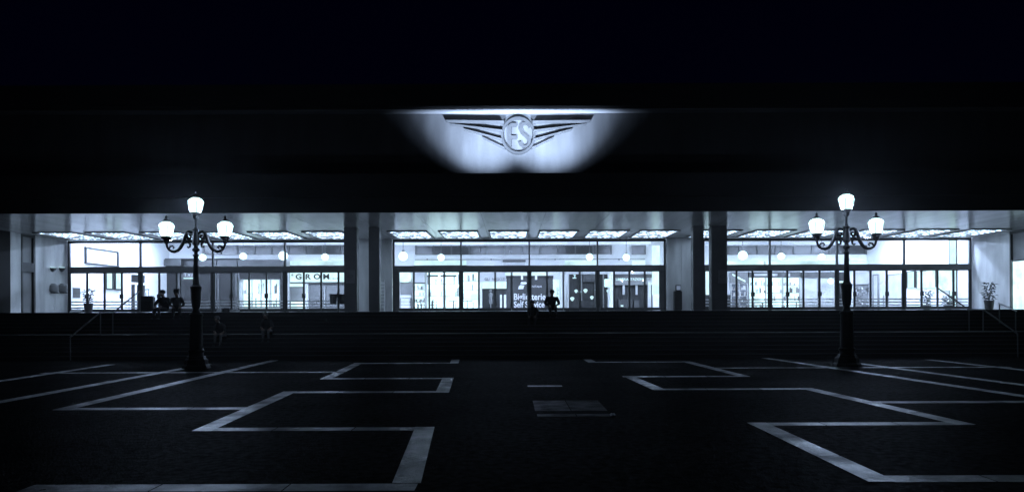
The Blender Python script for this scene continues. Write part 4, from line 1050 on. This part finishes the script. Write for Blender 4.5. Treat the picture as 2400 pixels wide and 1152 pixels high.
plant(X(2222, 45.0), 45.0, 0.85, 0.5, 'lower bushy plant inside the glass beside the glowing strip', 0.25, seed=6, n=120)
plant(X(2318, 40.2), 40.2, 1.45, 0.45, 'dark tall plant on the portico before the right marble end wall', 0.5, seed=7, n=120)
# boxes and lamps on the left marble end wall
def wall_box(px, y0, y1, label, kind):
    d = abs(XL) * FPX / (1200 - px); zc = Z((y0 + y1) / 2, d, px); h = (Z(y0, d, px) - Z(y1, d, px)) / 2
    t = empty('wall_sconce' if kind else 'wall_phone', label, 'wall lamp' if kind else 'wall phone', (XL, d, zc), 0, 'bowls and hoods on the marble end wall')
    q = MB(); n = 10; vs = []
    if kind:
        q.lathe([(0.02, -h), (0.14, -h * .4), (0.2, h * .5), (0.2, h * .6)], 16, (0.05, 0, 0)); q.build('bowl', 'grey metal', t, smooth=True)
        q = MB(); q.lathe([(0.17, h * .61), (0.17, h * .8)], 16, (0.05, 0, 0)); q.build('bulb', 'small lamp', t)
    else:
        q.lathe([(0.2, -h), (0.26, -h * .6), (0.24, h * .5), (0.1, h)], 16, (0.1, 0, 0)); q.build('hood', 'grey panel', t, smooth=True)
        q = MB(); q.box((0.0, -0.17, -h * 1.3), (0.3, 0.17, -h * 1.01)); q.build('shelf', 'dark metal', t, bevel=0.02)
wall_box(122, 625, 637, 'small bowl lamp on the end wall nearer the side door', True)
wall_box(143, 625, 637, 'small bowl lamp on the end wall nearer the glass', True)
wall_box(122, 664, 684, 'rounded wall hood on the end wall nearer the side door', False)
wall_box(143, 664, 684, 'rounded wall hood on the end wall nearer the glass', False)
# notices on the pillars
for p0, p1, lb in ((811, 831, 'dim grey notice on the outer left dark pillar'), (1684, 1703, 'dim grey notice on the outer right dark pillar')):
    d = 36.9; t = anchored('pillar_notice', lb, 'notice', (p0 + p1) / 2, d, 'notices on the dark pillars')
    q = MB(); pbox(q, p0, 632, p1, 663, d - 0.03, 0.029); sub(q, 'plate', 'grey metal', t)
    q = MB(); n = 20; cx_, cz_ = X((p0 + p1) / 2, d), Z(647, d, (p0 + p1) / 2)
    for k in range(n):
        a0, a1 = 2 * math.pi * k / n, 2 * math.pi * (k + 1) / n
        q.quad((cx_ + .14 * math.cos(a0), d - .034, cz_ + .08 * math.sin(a0)), (cx_ + .14 * math.cos(a1), d - .034, cz_ + .08 * math.sin(a1)), (cx_ + .11 * math.cos(a1), d - .034, cz_ + .055 * math.sin(a1)), (cx_ + .11 * math.cos(a0), d - .034, cz_ + .055 * math.sin(a0)))
    sub(q, 'oval_mark', 'shop dark', t)
t = empty('brochure_rack', 'slim white brochure rack against the left marble pier', 'brochure rack', (X(896, 42.9), 42.9, FL))
q = MB(); q.box((-0.12, 0, 0), (0.12, 0.3, 1.9)); q.build('frame', 'pale panel', t)
q = MB()
for j in range(8): q.box((-0.1, -0.05, 0.2 + j * 0.2), (0.1, -0.001, 0.34 + j * 0.2))
q.build('brochures', 'white paint', t)
t = empty('wall_bag_stand', 'dark machine against the right marble pier with a bright screen', 'ticket machine', (X(1590, 42.7), 42.7, FL))
q = MB(); q.box((-0.22, 0, 0), (0.22, 0.4, 1.15)); q.build('cabinet', 'shutter slat', t, bevel=0.03); q = MB(); q.box((-0.15, -0.03, 1.151), (0.15, 0.2, 1.5)); sc_ = q.build('screen_box', 'dark metal', t, bevel=0.02)
q = MB(); q.box((-0.12, -0.04, 1.2), (0.12, -0.031, 1.45)); q.build('screen', 'dim window', sc_)
t = empty('crumpled_paper', 'crumpled pale paper lying on the square by the inlaid panel', 'paper', (X(1436, 12.4, 975), 12.4, 0.0))
bm = bmesh.new(); bmesh.ops.create_icosphere(bm, subdivisions=2, radius=0.07)
for v in bm.verts: v.co = (v.co.x * random.uniform(.4, 1.0), v.co.y * random.uniform(.6, 1.6), max(0.012, v.co.z * random.uniform(.2, .6) + 0.02))
me = bpy.data.meshes.new('sheet'); bm.to_mesh(me); bm.free(); me.materials.append(M['paper']); o = bpy.data.objects.new('sheet', me); C.objects.link(o); o.parent = t

# ------------------------------------------------------------------ thin volume added to imitate the lens glow round the lamps
def glow_volume(density):
    m = bpy.data.materials.new('glow volume'); m.use_nodes = True; t = m.node_tree; t.nodes.clear()
    o = t.nodes.new('ShaderNodeOutputMaterial'); v = t.nodes.new('ShaderNodeVolumePrincipled')
    v.inputs['Color'].default_value = (0.92, 0.95, 1, 1); v.inputs['Density'].default_value = density; v.inputs['Anisotropy'].default_value = 0.93
    t.links.new(v.outputs[0], o.inputs['Volume']); MATS['glow volume'] = m
glow_volume(0.0005)
hz = MB(); hz.box((-310, -65, -1), (310, 410, 14))
tag(hz.build('glow_haze', 'glow volume'), kind='stuff')
